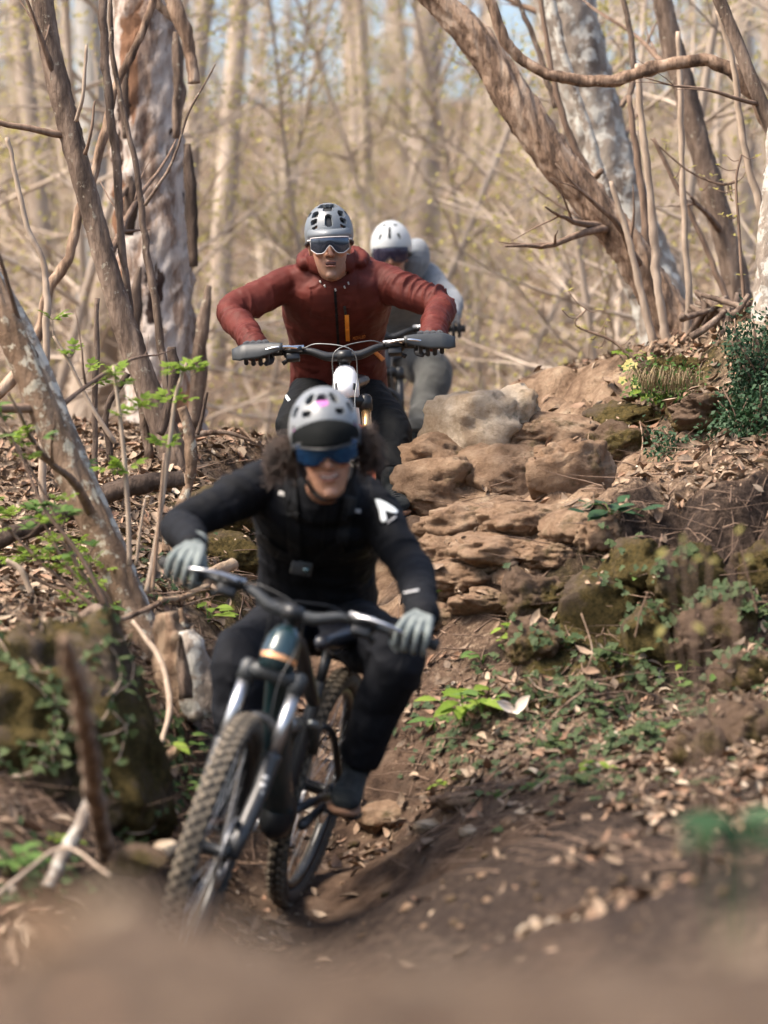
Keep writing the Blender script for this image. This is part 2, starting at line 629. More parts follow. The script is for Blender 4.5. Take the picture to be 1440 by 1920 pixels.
def ground_material():
    m, nt, b = new_mat('forest_floor')
    tc = nd(nt, 'ShaderNodeTexCoord')
    co = tc.outputs['Object']
    sep = nd(nt, 'ShaderNodeSeparateColor')
    nt.links.new(attr(nt, 'cover', 'Color'), sep.inputs[0])
    rk, ms, lt = sep.outputs[0], sep.outputs[1], sep.outputs[2]
    n1 = noise(nt, 9, 5, .68, co)
    n2 = noise(nt, 38, 4, .72, co)
    n3 = noise(nt, 2.2, 3, .6, co)
    earth = ramp(nt, n1, [(.33, (.045, .028, .019)), (.5, (.110, .070, .047)), (.68, (.21, .145, .100))])
    dark = ramp(nt, n2, [(.32, (.020, .014, .011)), (.5, (.042, .029, .022)), (.70, (.105, .074, .054))])
    stone = ramp(nt, n1, [(.3, (.085, .052, .034)), (.45, (.21, .137, .088)), (.58, (.33, .23, .152)), (.75, (.47, .37, .26))])
    leaf = ramp(nt, n2, [(.30, (.038, .026, .018)), (.45, (.12, .081, .054)), (.58, (.25, .177, .12)), (.74, (.43, .345, .25))])
    mossc = ramp(nt, n2, [(.3, (.020, .018, .008)), (.5, (.062, .050, .017)), (.72, (.15, .112, .034))])
    def soft(f, n, lo, hi):
        a = nd(nt, 'ShaderNodeMath', operation='ADD')
        nt.links.new(f, a.inputs[0])
        s = nd(nt, 'ShaderNodeMath', operation='MULTIPLY_ADD')
        nt.links.new(n, s.inputs[0])
        s.inputs[1].default_value = 1.0
        s.inputs[2].default_value = -.5
        nt.links.new(s.outputs[0], a.inputs[1])
        mr = nd(nt, 'ShaderNodeMapRange')
        mr.inputs[1].default_value = lo
        mr.inputs[2].default_value = hi
        nt.links.new(a.outputs[0], mr.inputs[0])
        return mr.outputs[0]
    c = earth
    c = mix(nt, soft(lt, n2, .35, .7), c, leaf)
    c = mix(nt, soft(rk, n3, .3, .6), c, stone)
    c = mix(nt, soft(attr(nt, 'soil'), n1, .35, .75), c, dark)
    c = mix(nt, soft(ms, n1, .35, .75), c, mossc)
    nt.links.new(c, b.inputs['Base Color'])
    b.inputs['Roughness'].default_value = .95
    b.inputs['Specular IOR Level'].default_value = .15
    bump(nt, b, noise(nt, 45, 4, .8, co), .030)
    return m
MAT_GROUND = ground_material()
ground = link('ground', me, MAT_GROUND)
tag(ground, 'brown forest floor with a rocky trail and leaf litter', None, None, 'structure')
# ------------------------------------------------------------------ forest
def bark(name, cols, lichen=None, scale=10, stretch=(1, 1, .22), bd=.006, lam=.62, bs=40, orange=None):
    m, nt, b = new_mat(name)
    tc = nd(nt, 'ShaderNodeTexCoord')
    co = tc.outputs['Object']
    f = noise(nt, scale, 5, .65, co, stretch=stretch)
    k = len(cols)
    c = ramp(nt, f, [(.35 + .30 * i / (k - 1), q) for i, q in enumerate(cols)])
    if orange:
        c = mix(nt, ramp(nt, noise(nt, scale * .5, 4, .6, co, stretch=stretch), [(.535, (0, 0, 0)), (.575, (1, 1, 1))]), c, orange)
        c = mix(nt, ramp(nt, noise(nt, scale * .8, 4, .6, co, stretch=(1.3, 1.3, .35)), [(.575, (0, 0, 0)), (.615, (1, 1, 1))]), c, (.055, .034, .028))
    if lichen:
        l = noise(nt, scale * 1.8, 4, .6, co)
        c = mix(nt, ramp(nt, l, [(lam - .04, (0, 0, 0)), (lam + .03, (1, 1, 1))]), c, lichen)
    nt.links.new(c, b.inputs['Base Color'])
    b.inputs['Roughness'].default_value = .9
    b.inputs['Specular IOR Level'].default_value = .2
    if bd:
        bump(nt, b, noise(nt, bs, 5, .75, co, stretch=stretch), bd * 3.5)
    return m

BK_BROWN = bark('brown_bark', [(.075, .054, .042), (.17, .122, .092), (.30, .225, .172)], lichen=(.36, .32, .25), lam=.66, scale=18)
BK_TAN = bark('tan_peeling_bark', [(.085, .058, .043), (.21, .138, .094), (.38, .265, .185), (.48, .37, .28)], scale=16, stretch=(1, 1, .16))
BK_LICHEN = bark('lichen_bark', [(.12, .078, .050), (.21, .140, .092), (.30, .215, .150)], lichen=(.46, .42, .33), scale=11, stretch=(1, 1, .5), lam=.60)
BK_PALE = bark('pale_lichen_bark', [(.16, .125, .10), (.30, .25, .205), (.42, .37, .31)], lichen=(.56, .54, .48), scale=9, stretch=(1, 1, .5), lam=.53)
BK_DEAD = bark('bare_dead_wood', [(.16, .10, .075), (.34, .25, .195), (.58, .50, .44), (.64, .57, .51), (.70, .64, .59)], scale=7, stretch=(1.2, 1.2, .26), bd=.008, orange=(.27, .145, .085))
BK_TWIG = bark('twig_bark', [(.12, .08, .058), (.26, .18, .13)], scale=30, bd=0)
BK_TWIGP = bark('pale_twig_bark', [(.28, .21, .155), (.44, .35, .27)], scale=30, bd=0)
BK_FAR = bark('far_bark', [(.28, .22, .17), (.41, .335, .27), (.50, .425, .35)], scale=4, bd=0)  # bark colour raised so the distant trunks look sunlit
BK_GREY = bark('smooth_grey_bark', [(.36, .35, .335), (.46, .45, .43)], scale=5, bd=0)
WOOD_SPLIT = bark('split_wood', [(.22, .14, .09), (.38, .27, .18), (.50, .39, .27)], scale=16, stretch=(1, 1, .1), bd=.006)
BK_WET = bark('dark_log_bark', [(.035, .025, .020), (.085, .060, .046), (.15, .11, .085)], scale=14, bd=.006)

def leafmat(name, c1, c2, trans=.35, rough=.5):
    m, nt, b = new_mat(name)
    f = noise(nt, 14, 3)
    oi = nd(nt, 'ShaderNodeObjectInfo')
    ad = nd(nt, 'ShaderNodeMath', operation='MULTIPLY_ADD')
    nt.links.new(oi.outputs['Random'], ad.inputs[0])
    ad.inputs[1].default_value = .5
    nt.links.new(f, ad.inputs[2])
    c = ramp(nt, ad.outputs[0], [(.4, c1), (.95, c2)])
    nt.links.new(c, b.inputs['Base Color'])
    b.inputs['Roughness'].default_value = rough + .2
    b.inputs['Specular IOR Level'].default_value = .22
    tr = nd(nt, 'ShaderNodeBsdfTranslucent')
    nt.links.new(c, tr.inputs[0])
    mx = nd(nt, 'ShaderNodeMixShader')
    mx.inputs[0].default_value = trans
    nt.links.new(b.outputs[0], mx.inputs[1])
    nt.links.new(tr.outputs[0], mx.inputs[2])
    nt.links.new(mx.outputs[0], nt.nodes['Material Output'].inputs[0])
    return m
LF_BUD = leafmat('yellow_green_buds', (.34, .31, .09), (.48, .43, .15), .5)
LF_BRIGHT = leafmat('fresh_green_leaf', (.13, .22, .025), (.26, .36, .06), .45)
LF_MID = leafmat('mid_green_leaf', (.055, .115, .025), (.12, .20, .05), .3)
LF_DARK = leafmat('dark_green_leaf', (.014, .040, .018), (.040, .085, .035), .15, .35)
LF_IVY = leafmat('ivy_leaf', (.022, .045, .016), (.085, .115, .042), .15, .4)

def limb_np(path, rad, n=14, seed=0, amp=.07, fr=2.2):
    """tapered limb with uneven bark as an MB"""
    mb = MB().tube(path, rad, n)
    co = np.array(mb.v)
    m = len(path)
    c = np.repeat(np.array([tuple(p) for p in path]), n, axis=0)
    r = np.repeat(np.array(rad), n)
    d = (co - c) / r[:, None]
    s = np.repeat(np.r_[0, np.cumsum(np.linalg.norm(np.diff(np.array([tuple(p) for p in path]), axis=0), axis=1))], n)
    hf = min(1.0, float(np.mean(rad)) / .05)
    k = amp * 1.35 * (fbm(np.c_[d[:, 0] * fr, d[:, 1] * fr + d[:, 2], s / np.maximum(np.mean(rad), .004) * .25], 3, seed) + .55 * hf * vnoise(d * 4 + np.c_[s * 3, s * 14, s * 9], seed + 4) + .55 * hf * vnoise(d * 8 + np.c_[s * 30, s * 21, s * 17], seed + 5))
    co = c + (co - c) * (.94 + 1.7 * k)[:, None]
    mb.v = [tuple(q) for q in co]
    return mb

def pxpath(pts, sub=6):
    """(px, py, Y, radius px) -> smooth world path and radii"""
    q = [(*P(a, b_, y), PR(r, y)) for a, b_, y, r in pts]
    q = catmull(q, sub)
    return [Vector(x[:3]) for x in q], [max(.001, x[3]) for x in q]

def twig(p0, d, L, r, seed, n=5, wob=.12, up=.0, seg=6):
    rs = random.Random(seed)
    p, d = Vector(p0), Vector(d).normalized()
    out = [p.copy()]
    for k in range(seg):
        d = (d + Vector((rs.uniform(-1, 1), rs.uniform(-1, 1), rs.uniform(-1, 1) + up)) * wob).normalized()
        p = p + d * (L / seg)
        out.append(p.copy())
    return out, [r * (1 - .8 * k / seg) for k in range(seg + 1)], d

def tree_from(pts, mat, label, group=None, name='tree', branches=0, brlen=.8, seed=0, amp=.07, n=18, extend=4.0, down=.3, kind='tree', bmat=None, buds=0, sub=7):
    """tree whose trunk runs through the given places, top to bottom; goes on above the picture"""
    path, rad = pxpath(pts, sub)
    d0 = (path[0] - path[2]).normalized()
    if extend:
        ex, r0 = [], rad[0]
        p, d = path[0].copy(), d0.copy()
        for k in range(8):
            d = (d * .9 + Vector((0, 0, .1)) + Vector((random.uniform(-.06, .06), random.uniform(-.06, .06), 0))).normalized()
            p = p + d * extend / 8
            ex.append((p.copy(), r0 * (1 - .09 * (k + 1))))
        path = [e[0] for e in reversed(ex)] + path
        rad = [e[1] for e in reversed(ex)] + rad
    if down:
        path.append(path[-1] - (path[-2] - path[-1]).normalized() * -down if False else path[-1] + (path[-1] - path[-2]).normalized() * down)
        rad.append(rad[-1] * 1.15)
    base = path[-1]
    root = empty(name, base)
    tag(root, label, kind, group)
    mb = limb_np([q - base for q in path], rad, n, seed, amp)
    build('trunk', mb, mat, root)
    rs = random.Random(seed + 7)
    ends = []
    for k in range(branches):
        i = rs.randrange(2, max(3, int(len(path) * .8)))
        p = path[i] - base
        ax = (path[i - 1] - path[i]).normalized()
        side = ax.cross(Vector((rs.uniform(-1, 1), rs.uniform(-1, 1), rs.uniform(-1, 1)))).normalized()
        d = (ax * rs.uniform(.2, 1) + side).normalized()
        pts2, rr, de = twig(p, d, brlen * rs.uniform(.5, 1.3), min(rad[i] * .35, .02), seed * 31 + k, wob=.16, up=.2, seg=8)
        tb = MB().tube(pts2, rr, 6)
        for j in range(3):
            h = rs.randrange(2, 7)
            t2, r2, de2 = twig(pts2[h], (pts2[h + 1] - pts2[h - 1]).normalized() + Vector((rs.uniform(-1, 1), rs.uniform(-1, 1), rs.uniform(-.5, 1))) * .8, brlen * .35, rr[h] * .6, seed * 77 + k * 5 + j, seg=5)
            tb.tube(t2, r2, 4)
            ends += t2[2:]
        ends += pts2[3:]
        build('branch', tb, bmat or BK_TWIG, root)
    if buds and ends:
        lb = MB()
        for k in range(buds):
            p = rs.choice(ends) + Vector((rs.uniform(-1, 1), rs.uniform(-1, 1), rs.uniform(-1, 1))) * .02
            leaf_card(lb, p, rs.uniform(.012, .03), rs)
        o = build('young_leaves', lb, LF_BUD, root)
        o['kind'] = 'stuff'
    return root

def leaf_card(lb, p, s, rs):
    a = Vector((rs.uniform(-1, 1), rs.uniform(-1, 1), rs.uniform(-1, 1))).normalized()
    b_ = a.orthogonal().normalized()
    c = a.cross(b_)
    lb.add([p, p + a * s * .5 + b_ * s * .32 + c * s * .08, p + a * s, p + a * s * .5 - b_ * s * .32 + c * s * .08], [(0, 1, 2), (0, 2, 3)])

# --- trees beside the trail, left
tree_from([(-70, 420, 10.9, 24), (-10, 560, 10.85, 28), (60, 715, 10.8, 29), (120, 860, 10.8, 30), (195, 1020, 10.75, 31), (255, 1165, 10.7, 31), (300, 1290, 10.6, 34)], BK_LICHEN,
          'leaning lichen-spotted tree trunk crossing the lower left', seed=3, amp=.05, branches=2, n=36, sub=18)
tree_from([(-60, 440, 11.0, 13), (0, 535, 11.0, 15), (50, 625, 11.0, 16), (110, 765, 10.95, 16), (165, 900, 10.9, 17), (225, 1040, 10.85, 18), (280, 1180, 10.8, 20)], BK_PALE,
          'thin pale trunk leaning just above the lichen-spotted one', seed=5, amp=.06, branches=2, n=18, sub=10)
tree_from([(75, -20, 13.0, 21), (100, 120, 13.0, 22), (130, 240, 13.0, 22), (165, 370, 13.0, 23), (200, 500, 13.0, 23), (245, 640, 13.0, 24), (300, 790, 13.0, 26), (325, 850, 13.0, 30)], BK_BROWN,
          'slim dark brown tree leaning right in the upper left', seed=8, amp=.05, branches=4, n=30, sub=16)
# broken dead trunk with loose slabs of wood
dt = tree_from([(275, -40, 15.4, 62), (272, 150, 15.4, 66), (280, 330, 15.4, 68), (292, 520, 15.4, 70), (305, 700, 15.4, 72), (312, 850, 15.4, 84)], BK_DEAD,
               'thick broken dead trunk with peeling pale and dark wood', seed=13, amp=.075, n=56, extend=.9, sub=18, name='dead_tree')
for (pts, w) in (([(352, 270, 15.0, 8), (358, 380, 15.0, 12), (364, 500, 15.0, 8)], 1), ([(392, 535, 15.0, 5), (382, 600, 15.0, 14), (372, 700, 15.05, 15), (366, 800, 15.1, 18)], 1),
                 ([(242, 330, 15.0, 5), (248, 370, 15.0, 12), (240, 440, 15.05, 9)], 1), ([(262, 500, 15.0, 4), (255, 560, 15.0, 11), (258, 640, 15.0, 7)], 1),
                 ([(215, 385, 14.95, 2), (232, 360, 14.98, 6), (250, 345, 15.0, 8)], 1), ([(330, 60, 15.0, 6), (335, 150, 15.0, 13), (330, 260, 15.0, 7)], 1), ([(240, 100, 15.0, 4), (232, 180, 15.0, 10), (236, 260, 15.0, 6)], 1)):
    pa, ra = pxpath(pts, 6)
    mbx = limb_np([q - dt.location for q in pa], ra, 10, 40 + len(pts) + int(pts[0][0]), .22)
    build('wood_slab', mbx, BK_WET if pts[0][0] in (352, 262, 242) else BK_BROWN, dt)

def stick(pts, mat, label, kind='branch', name='branch', amp=.05, n=10, sub=6, seed=0, group=None, thin=1.0):
    path, rad = pxpath(pts, sub + 3)
    rad = [r * thin for r in rad]
    q = np.array([tuple(p) for p in path])
    wob = np.c_[fbm(q * 16, 2, seed + 1), fbm(q * 16, 2, seed + 2), fbm(q * 16, 2, seed + 3)]
    q = q + wob * np.clip(np.array(rad)[:, None] * .45, .002, .010)
    path = [Vector(p) for p in q]
    rad = [r * (1 + .12 * w) for r, w in zip(rad, vnoise(q * 30, seed + 9))]
    base = path[-1]
    o = build(name, limb_np([q - base for q in path], rad, n, seed, amp), mat)
    o.location = base
    return tag(o, label, kind, group)
stick([(300, -60, 14.0, 15), (325, 10, 14.0, 16), (348, 60, 14.0, 14), (357, 110, 14.0, 12), (361, 158, 14.0, 12)], BK_TAN, 'broken branch stub hanging down at the top left', n=14, seed=2)
stick([(282, -30, 14.1, 8), (300, 15, 14.1, 9), (335, 42, 14.1, 10), (352, 75, 14.05, 10)], BK_BROWN, 'dark branch joining the hanging broken stub', n=10, seed=12)
stick([(300, -40, 13.3, 7), (262, 70, 13.3, 8), (215, 170, 13.3, 8), (197, 240, 13.3, 9), (178, 315, 13.3, 9), (150, 390, 13.3, 9), (130, 480, 13.3, 10), (90, 545, 13.3, 11), (72, 620, 13.3, 12), (40, 690, 13.3, 12), (-30, 760, 13.3, 13)], BK_TAN,
      'twisting tan branch snaking down the upper left', seed=4)
stick([(195, -20, 13.1, 9), (196, 90, 13.1, 9), (205, 200, 13.1, 9), (218, 300, 13.1, 9), (226, 430, 13.1, 8), (240, 560, 13.1, 8), (258, 700, 13.1, 9), (280, 860, 13.1, 10)], BK_BROWN,
      'slender sapling stem in front of the dead trunk', kind='sapling', name='sapling', seed=6)
stick([(207, -20, 13.0, 4), (210, 90, 13.0, 5), (228, 190, 13.0, 5), (258, 330, 13.0, 6), (272, 450, 13.0, 7), (290, 560, 13.0, 8), (312, 720, 13.0, 8), (330, 860, 13.0, 9)], BK_BROWN,
      'thin dark stem curving across the dead trunk', kind='sapling', name='sapling', seed=7)
stick([(404, 120, 12.9, 1.5), (385, 155, 12.9, 2), (352, 215, 12.9, 2.5), (325, 300, 12.9, 3), (295, 350, 12.9, 3.5), (272, 385, 12.95, 4)], BK_BROWN, 'fine twig slanting up right from the dead trunk', kind='twig', name='twig', n=7, seed=9)
stick([(162, 85, 12.9, 3), (155, 180, 12.9, 4), (143, 228, 12.95, 5)], BK_TWIGP, 'short upright side shoot on the dark leaning tree', kind='twig', name='twig', n=7, seed=10)
stick([(178, 190, 12.9, 2.5), (170, 250, 12.9, 3), (160, 290, 12.95, 4)], BK_TWIG, 'smaller side shoot lower on the dark leaning tree', kind='twig', name='twig', n=7, seed=11)
stick([(14, 258, 12.2, 4.5), (30, 330, 12.2, 5), (50, 420, 12.2, 6), (80, 490, 12.2, 6), (88, 560, 12.2, 7), (85, 700, 12.2, 8), (80, 880, 12.2, 8), (75, 1010, 12.2, 8)], BK_TWIGP, 'pale bare stem standing at the far left', kind='sapling', name='sapling', seed=14)
stick([(183, 560, 12.3, 5), (181, 680, 12.3, 6), (178, 780, 12.3, 6), (175, 900, 12.3, 7)], BK_BROWN, 'dark upright stem between the leaning trunks', kind='sapling', name='sapling', seed=15)
stick([(322, 650, 12.4, 9), (326, 690, 12.4, 11), (318, 750, 12.4, 10), (300, 815, 12.4, 9)], BK_WET, 'black charred stub on the left bank', n=12, seed=16)
stick([(240, 700, 12.6, 7), (200, 770, 12.6, 6), (208, 850, 12.6, 7), (218, 890, 12.6, 7)], BK_WET, 'crooked dark stick left of the charred stub', seed=17)
stick([(340, 765, 12.0, 11), (357, 815, 12.0, 14), (362, 870, 12.0, 13), (352, 920, 12.0, 12), (325, 980, 11.95, 12), (310, 1040, 11.9, 12), (312, 1110, 11.9, 13)], BK_LICHEN, 'bent pale dead branch rising beside the black jacket arm', n=14, seed=18, amp=.16, thin=.85)
stick([(480, 830, 13.2, 2), (430, 812, 13.2, 5), (385, 812, 13.2, 6), (330, 830, 13.2, 8)], BK_TAN, 'short stick lying on top of the left bank', seed=19)
stick([(388, 735, 12.8, 3), (380, 780, 12.8, 4), (368, 815, 12.8, 5)], BK_WET, 'thin dark twig poking up from the left bank', kind='twig', name='twig', seed=20)
stick([(-60, 1040, 11.6, 17), (0, 1012, 11.6, 18), (90, 975, 11.65, 18), (180, 935, 11.7, 18), (260, 908, 11.7, 19), (345, 895, 11.75, 17)], BK_WET, 'dark fallen log lying across the left slope', 'log', 'fallen_log', n=18, seed=21, amp=.08)
stick([(205, 1640, 7.9, 3), (120, 1590, 8.1, 4), (30, 1650, 8.0, 4), (-20, 1690, 7.9, 4)], BK_TWIGP, 'thin bent stick low at the left edge', kind='twig', name='twig', n=7, seed=22)
stick([(178, 1478, 8.35, 12), (150, 1545, 8.3, 14), (118, 1610, 8.25, 14), (92, 1665, 8.2, 14)], BK_PALE, 'whitish broken stick leaning below the mossy boulder', n=12, seed=23)
stick([(122, 1200, 6.2, 12), (138, 1255, 6.4, 20), (152, 1330, 6.8, 20), (163, 1400, 7.2, 20), (174, 1470, 7.7, 20), (186, 1540, 8.2, 18), (198, 1610, 8.6, 17)], BK_TAN, 'blurred brown branch leaning towards the camera at left', kind='branch', name='dead_branch', n=14, seed=24, amp=.02)
for k, (pts, m_) in enumerate((([(300, 1130, 10.6, 5), (230, 1160, 10.5, 6), (150, 1175, 10.4, 6)], BK_TAN), ([(60, 1115, 10.6, 7), (40, 1070, 10.6, 6), (12, 1050, 10.6, 5)], BK_TWIGP), ([(215, 1175, 10.2, 10), (180, 1145, 10.3, 12), (140, 1170, 10.3, 10)], BK_BROWN),
                               ([(85, 1165, 10.0, 3), (140, 1210, 9.9, 4), (185, 1245, 9.9, 4)], BK_TWIGP), ([(230, 1290, 10.0, 3), (262, 1360, 9.9, 4), (305, 1440, 9.7, 4)], BK_TAN), ([(195, 1375, 9.3, 3), (190, 1398, 9.3, 3), (225, 1405, 9.3, 3)], BK_TWIGP),
                               ([(250, 1165, 10.2, 4), (300, 1240, 10.1, 6), (318, 1325, 10.0, 6), (295, 1420, 9.9, 5)], BK_TWIGP), ([(340, 1395, 9.9, 10), (280, 1450, 9.8, 12), (225, 1520, 9.5, 9)], BK_TAN), ([(390, 1100, 11.3, 6), (340, 1120, 11.2, 6), (300, 1125, 11.1, 7)], WOOD_SPLIT),
                               ([(440, 1060, 11.5, 12), (400, 1075, 11.4, 14), (380, 1105, 11.3, 10)], WOOD_SPLIT))):
    stick(pts, m_, ['thin tan stick lying above the mossy boulder', 'white curved stick at the left edge of the slope', 'short thick rotten branch above the mossy boulder', 'pale stick on the right shoulder of the mossy boulder',
                    'tan bent stick beside the stump', 'small pale hooked twig on the mossy boulder', 'arched pale stem in front of the stump', 'thick broken stick below the stump', 'split stick behind the stump', 'splintered wood piece by the left hand'][k], seed=60 + k, amp=.08)

# --- trees beside the trail, right
tree_from([(770, -50, 14.2, 27), (840, 20, 14.2, 29), (900, 85, 14.2, 33), (960, 180, 14.2, 34), (1030, 285, 14.2, 34), (1110, 380, 14.2, 35), (1175, 460, 14.2, 37), (1225, 540, 14.2, 37), (1265, 620, 14.2, 46), (1285, 690, 14.2, 54)], BK_TAN,
          'thick tan trunk leaning steeply left in the upper right', seed=31, amp=.085, n=44, branches=3, sub=18)
tree_from([(1050, -30, 16.5, 60), (1090, 130, 16.5, 58), (1125, 260, 16.5, 56), (1165, 380, 16.5, 55), (1210, 500, 16.5, 56), (1255, 620, 16.5, 60), (1275, 720, 16.5, 72)], BK_PALE,
          'large pale lichen-covered trunk behind the leaning tan one', seed=33, amp=.05, n=40, branches=4, sub=14)
tree_from([(1235, -30, 15.2, 20), (1262, 90, 15.2, 21), (1290, 190, 15.2, 22), (1320, 300, 15.2, 23), (1350, 410, 15.2, 24), (1378, 520, 15.2, 26), (1395, 640, 15.2, 30)], BK_BROWN,
          'slim brown trunk leaning left near the right edge', seed=35, amp=.07, n=20, branches=3, sub=8)
tree_from([(1335, -30, 13.4, 12), (1375, 60, 13.4, 13), (1410, 150, 13.4, 14), (1450, 250, 13.4, 15), (1500, 400, 13.4, 16), (1540, 560, 13.4, 18)], BK_BROWN,
          'dark slanting stem in the top right corner', seed=37, amp=.06, n=14, branches=2, sub=8)
tree_from([(1475, 200, 13.0, 30), (1462, 330, 13.0, 30), (1455, 420, 13.0, 32), (1448, 520, 13.0, 34), (1452, 640, 13.0, 40)], BK_PALE,
          'whitish trunk cut off by the right edge', seed=39, amp=.1, n=22, sub=8)
stick([(912, -30, 13.6, 10), (925, 20, 13.6, 11), (950, 80, 13.6, 11), (1000, 125, 13.6, 11), (1070, 148, 13.6, 11), (1150, 150, 13.6, 12), (1230, 128, 13.6, 13), (1300, 113, 13.6, 13), (1360, 125, 13.6, 14), (1410, 175, 13.6, 15), (1445, 235, 13.6, 16), (1500, 380, 13.5, 17), (1530, 600, 13.4, 18)], BK_TAN,
      'long tan vine sagging across the trunks at upper right', 'vine', 'vine', n=12, sub=8, seed=41, amp=.09)
for k, (pts, m_) in enumerate((([(1010, -20, 15.0, 5), (1040, 160, 15, 6), (1075, 270, 15, 7), (1110, 330, 15, 7), (1130, 320, 14.9, 5)], BK_TWIG),
                               ([(1145, 340, 13.9, 5), (1170, 420, 13.9, 6), (1190, 500, 13.9, 7), (1215, 600, 13.9, 8), (1235, 680, 13.9, 8)], BK_TWIGP),
                               ([(1195, 120, 13.8, 6), (1205, 240, 13.8, 7), (1220, 360, 13.8, 8), (1228, 480, 13.8, 9), (1240, 580, 13.8, 9), (1258, 680, 13.8, 10)], BK_TWIGP),
                               ([(1178, 180, 14.3, 6), (1200, 340, 14.3, 7), (1215, 480, 14.3, 8), (1226, 600, 14.3, 8), (1232, 690, 14.3, 8)], BK_TWIG),
                               ([(1270, 60, 14.0, 5), (1276, 200, 14.0, 6), (1280, 340, 14.0, 6), (1285, 460, 14.0, 7), (1292, 560, 14.0, 7), (1282, 680, 14.0, 8)], BK_TWIGP),
                               ([(1345, 20, 13.5, 5), (1372, 110, 13.5, 6), (1385, 210, 13.5, 7), (1400, 300, 13.5, 7), (1425, 380, 13.5, 8), (1440, 480, 13.5, 8), (1445, 620, 13.4, 9)], BK_TWIGP),
                               ([(1225, 260, 14.9, 4), (1285, 380, 14.9, 5), (1330, 480, 14.9, 6), (1362, 560, 14.9, 7), (1380, 640, 14.9, 7)], BK_TWIG),
                               ([(1165, -20, 14.6, 5), (1185, 80, 14.6, 6), (1185, 160, 14.6, 6), (1165, 200, 14.6, 5)], BK_BROWN),
                               ([(962, -20, 15.5, 5), (1000, 70, 15.5, 5), (1020, 130, 15.5, 6), (1042, 200, 15.5, 6)], BK_BROWN),
                               ([(1030, -20, 15.3, 8), (1060, 110, 15.3, 9), (1090, 200, 15.3, 9), (1125, 320, 15.3, 10), (1160, 430, 15.3, 10), (1190, 560, 15.3, 11)], BK_PALE))):
    stick(pts, m_, ['thin stem crossing the pale lichen trunk near the vine', 'leftmost pale sapling below the leaning tan trunk', 'tallest pale sapling rising beside the leaning tan trunk', 'brown sapling hugging the pale lichen trunk', 'straight pale sapling right of the lichen trunk',
                    'pale thin stem crossing the slim right trunk', 'dark sapling slanting down between the right trunks', 'forked dark twig above the sagging vine', 'dark twig left of the vine at the top', 'narrow pale stem along the left of the lichen trunk'][k], kind='sapling', name='sapling', seed=80 + k)
# tangle of roots under the right trunks
rt = empty('root_tangle', P(1350, 600, 13.6))
tag(rt, 'tangle of brown roots under the trunks on the right bank', 'roots')
for k in range(16):
    a, b_ = (random.uniform(1280, 1460), random.uniform(545, 590)), (random.uniform(1280, 1470), random.uniform(580, 650))
    y = random.uniform(13.2, 14.0)
    pa, ra = pxpath([(a[0], a[1], y, 5), ((a[0] + b_[0]) / 2 + random.uniform(-30, 30), (a[1] + b_[1]) / 2 + random.uniform(-18, 18), y - .1, 7), (b_[0], b_[1], y + random.uniform(-.2, .2), 8)], 6)
    build('root', limb_np([q - rt.location for q in pa], ra, 8, k, .1), BK_BROWN, rt)

# --- forest behind, trees kept as separate individuals
def forest_proto(seed, height, r0, nb, leaves, mat, lean=.05, low=.18, lf=LF_BUD, fine=True):
    rs = random.Random(seed)
    p, d = Vector((0, 0, -.4)), Vector((rs.uniform(-lean, lean), rs.uniform(-lean, lean), 1)).normalized()
    path, rad = [p.copy()], [r0 * 1.25]
    N = 16
    for k in range(N):
        d = (d + Vector((rs.uniform(-1, 1), rs.uniform(-1, 1), 0)) * .045).normalized()
        p = p + d * (height / N)
        path.append(p.copy())
        rad.append(r0 * (1 - .9 * (k + 1) / N) + .004)
    tr = limb_np(path, rad, 10, seed, .04).mesh('trunk')
    tr.materials.append(mat)
    tr.polygons.foreach_set('use_smooth', np.ones(len(tr.polygons), bool))
    bb_ = MB()
    ends = []
    for k in range(nb):
        t = rs.uniform(low, .97)
        i = min(N - 1, int(t * N))
        p0 = path[i].lerp(path[i + 1], t * N - i)
        a = rs.uniform(0, 6.283)
        dd = Vector((math.cos(a), math.sin(a), rs.uniform(.1, 1.0)))
        L = height * rs.uniform(.10, .24) * (1.15 - .6 * t)
        pts, rr, _ = twig(p0, dd, L, rad[i] * .38 + .003, seed * 1000 + k, wob=.16, up=.15, seg=6)
        bb_.tube(pts, rr, 4, cap=False)
        for j in range(5 if fine else 2):
            h = rs.randrange(2, 6)
            t2, r2, _ = twig(pts[h], (pts[h] - pts[h - 1]).normalized() + Vector((rs.uniform(-1, 1), rs.uniform(-1, 1), rs.uniform(-.4, 1))) * .9, L * rs.uniform(.3, .6), rr[h] * .5 + .001, seed * 5000 + k * 9 + j, wob=.2, seg=4)
            bb_.tube(t2, r2, 3, cap=False)
            ends += t2[1:]
    cm = bb_.mesh('branches')
    cm.materials.append(mat)
    lm = None
    if leaves:
        lb = MB()
        for k in range(leaves * 3):
            leaf_card(lb, rs.choice(ends) + Vector((rs.gauss(0, 1), rs.gauss(0, 1), rs.gauss(0, 1))) * .10, rs.uniform(.014, .036), rs)
        lm = lb.mesh('young_leaves')
        lm.materials.append(lf)
    return tr, cm, lm
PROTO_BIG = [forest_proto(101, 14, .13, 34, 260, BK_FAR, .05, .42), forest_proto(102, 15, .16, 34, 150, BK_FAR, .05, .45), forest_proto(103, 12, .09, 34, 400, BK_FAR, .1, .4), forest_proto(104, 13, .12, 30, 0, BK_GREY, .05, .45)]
PROTO_THIN = [forest_proto(201, 6, .030, 34, 350, BK_FAR, .2, .1), forest_proto(202, 7, .040, 34, 200, BK_FAR, .25, .1), forest_proto(203, 5, .022, 36, 600, BK_FAR, .3, .08), forest_proto(204, 6.5, .035, 30, 0, BK_FAR, .3, .1), forest_proto(205, 4, .018, 40, 700, BK_FAR, .25, .05)]

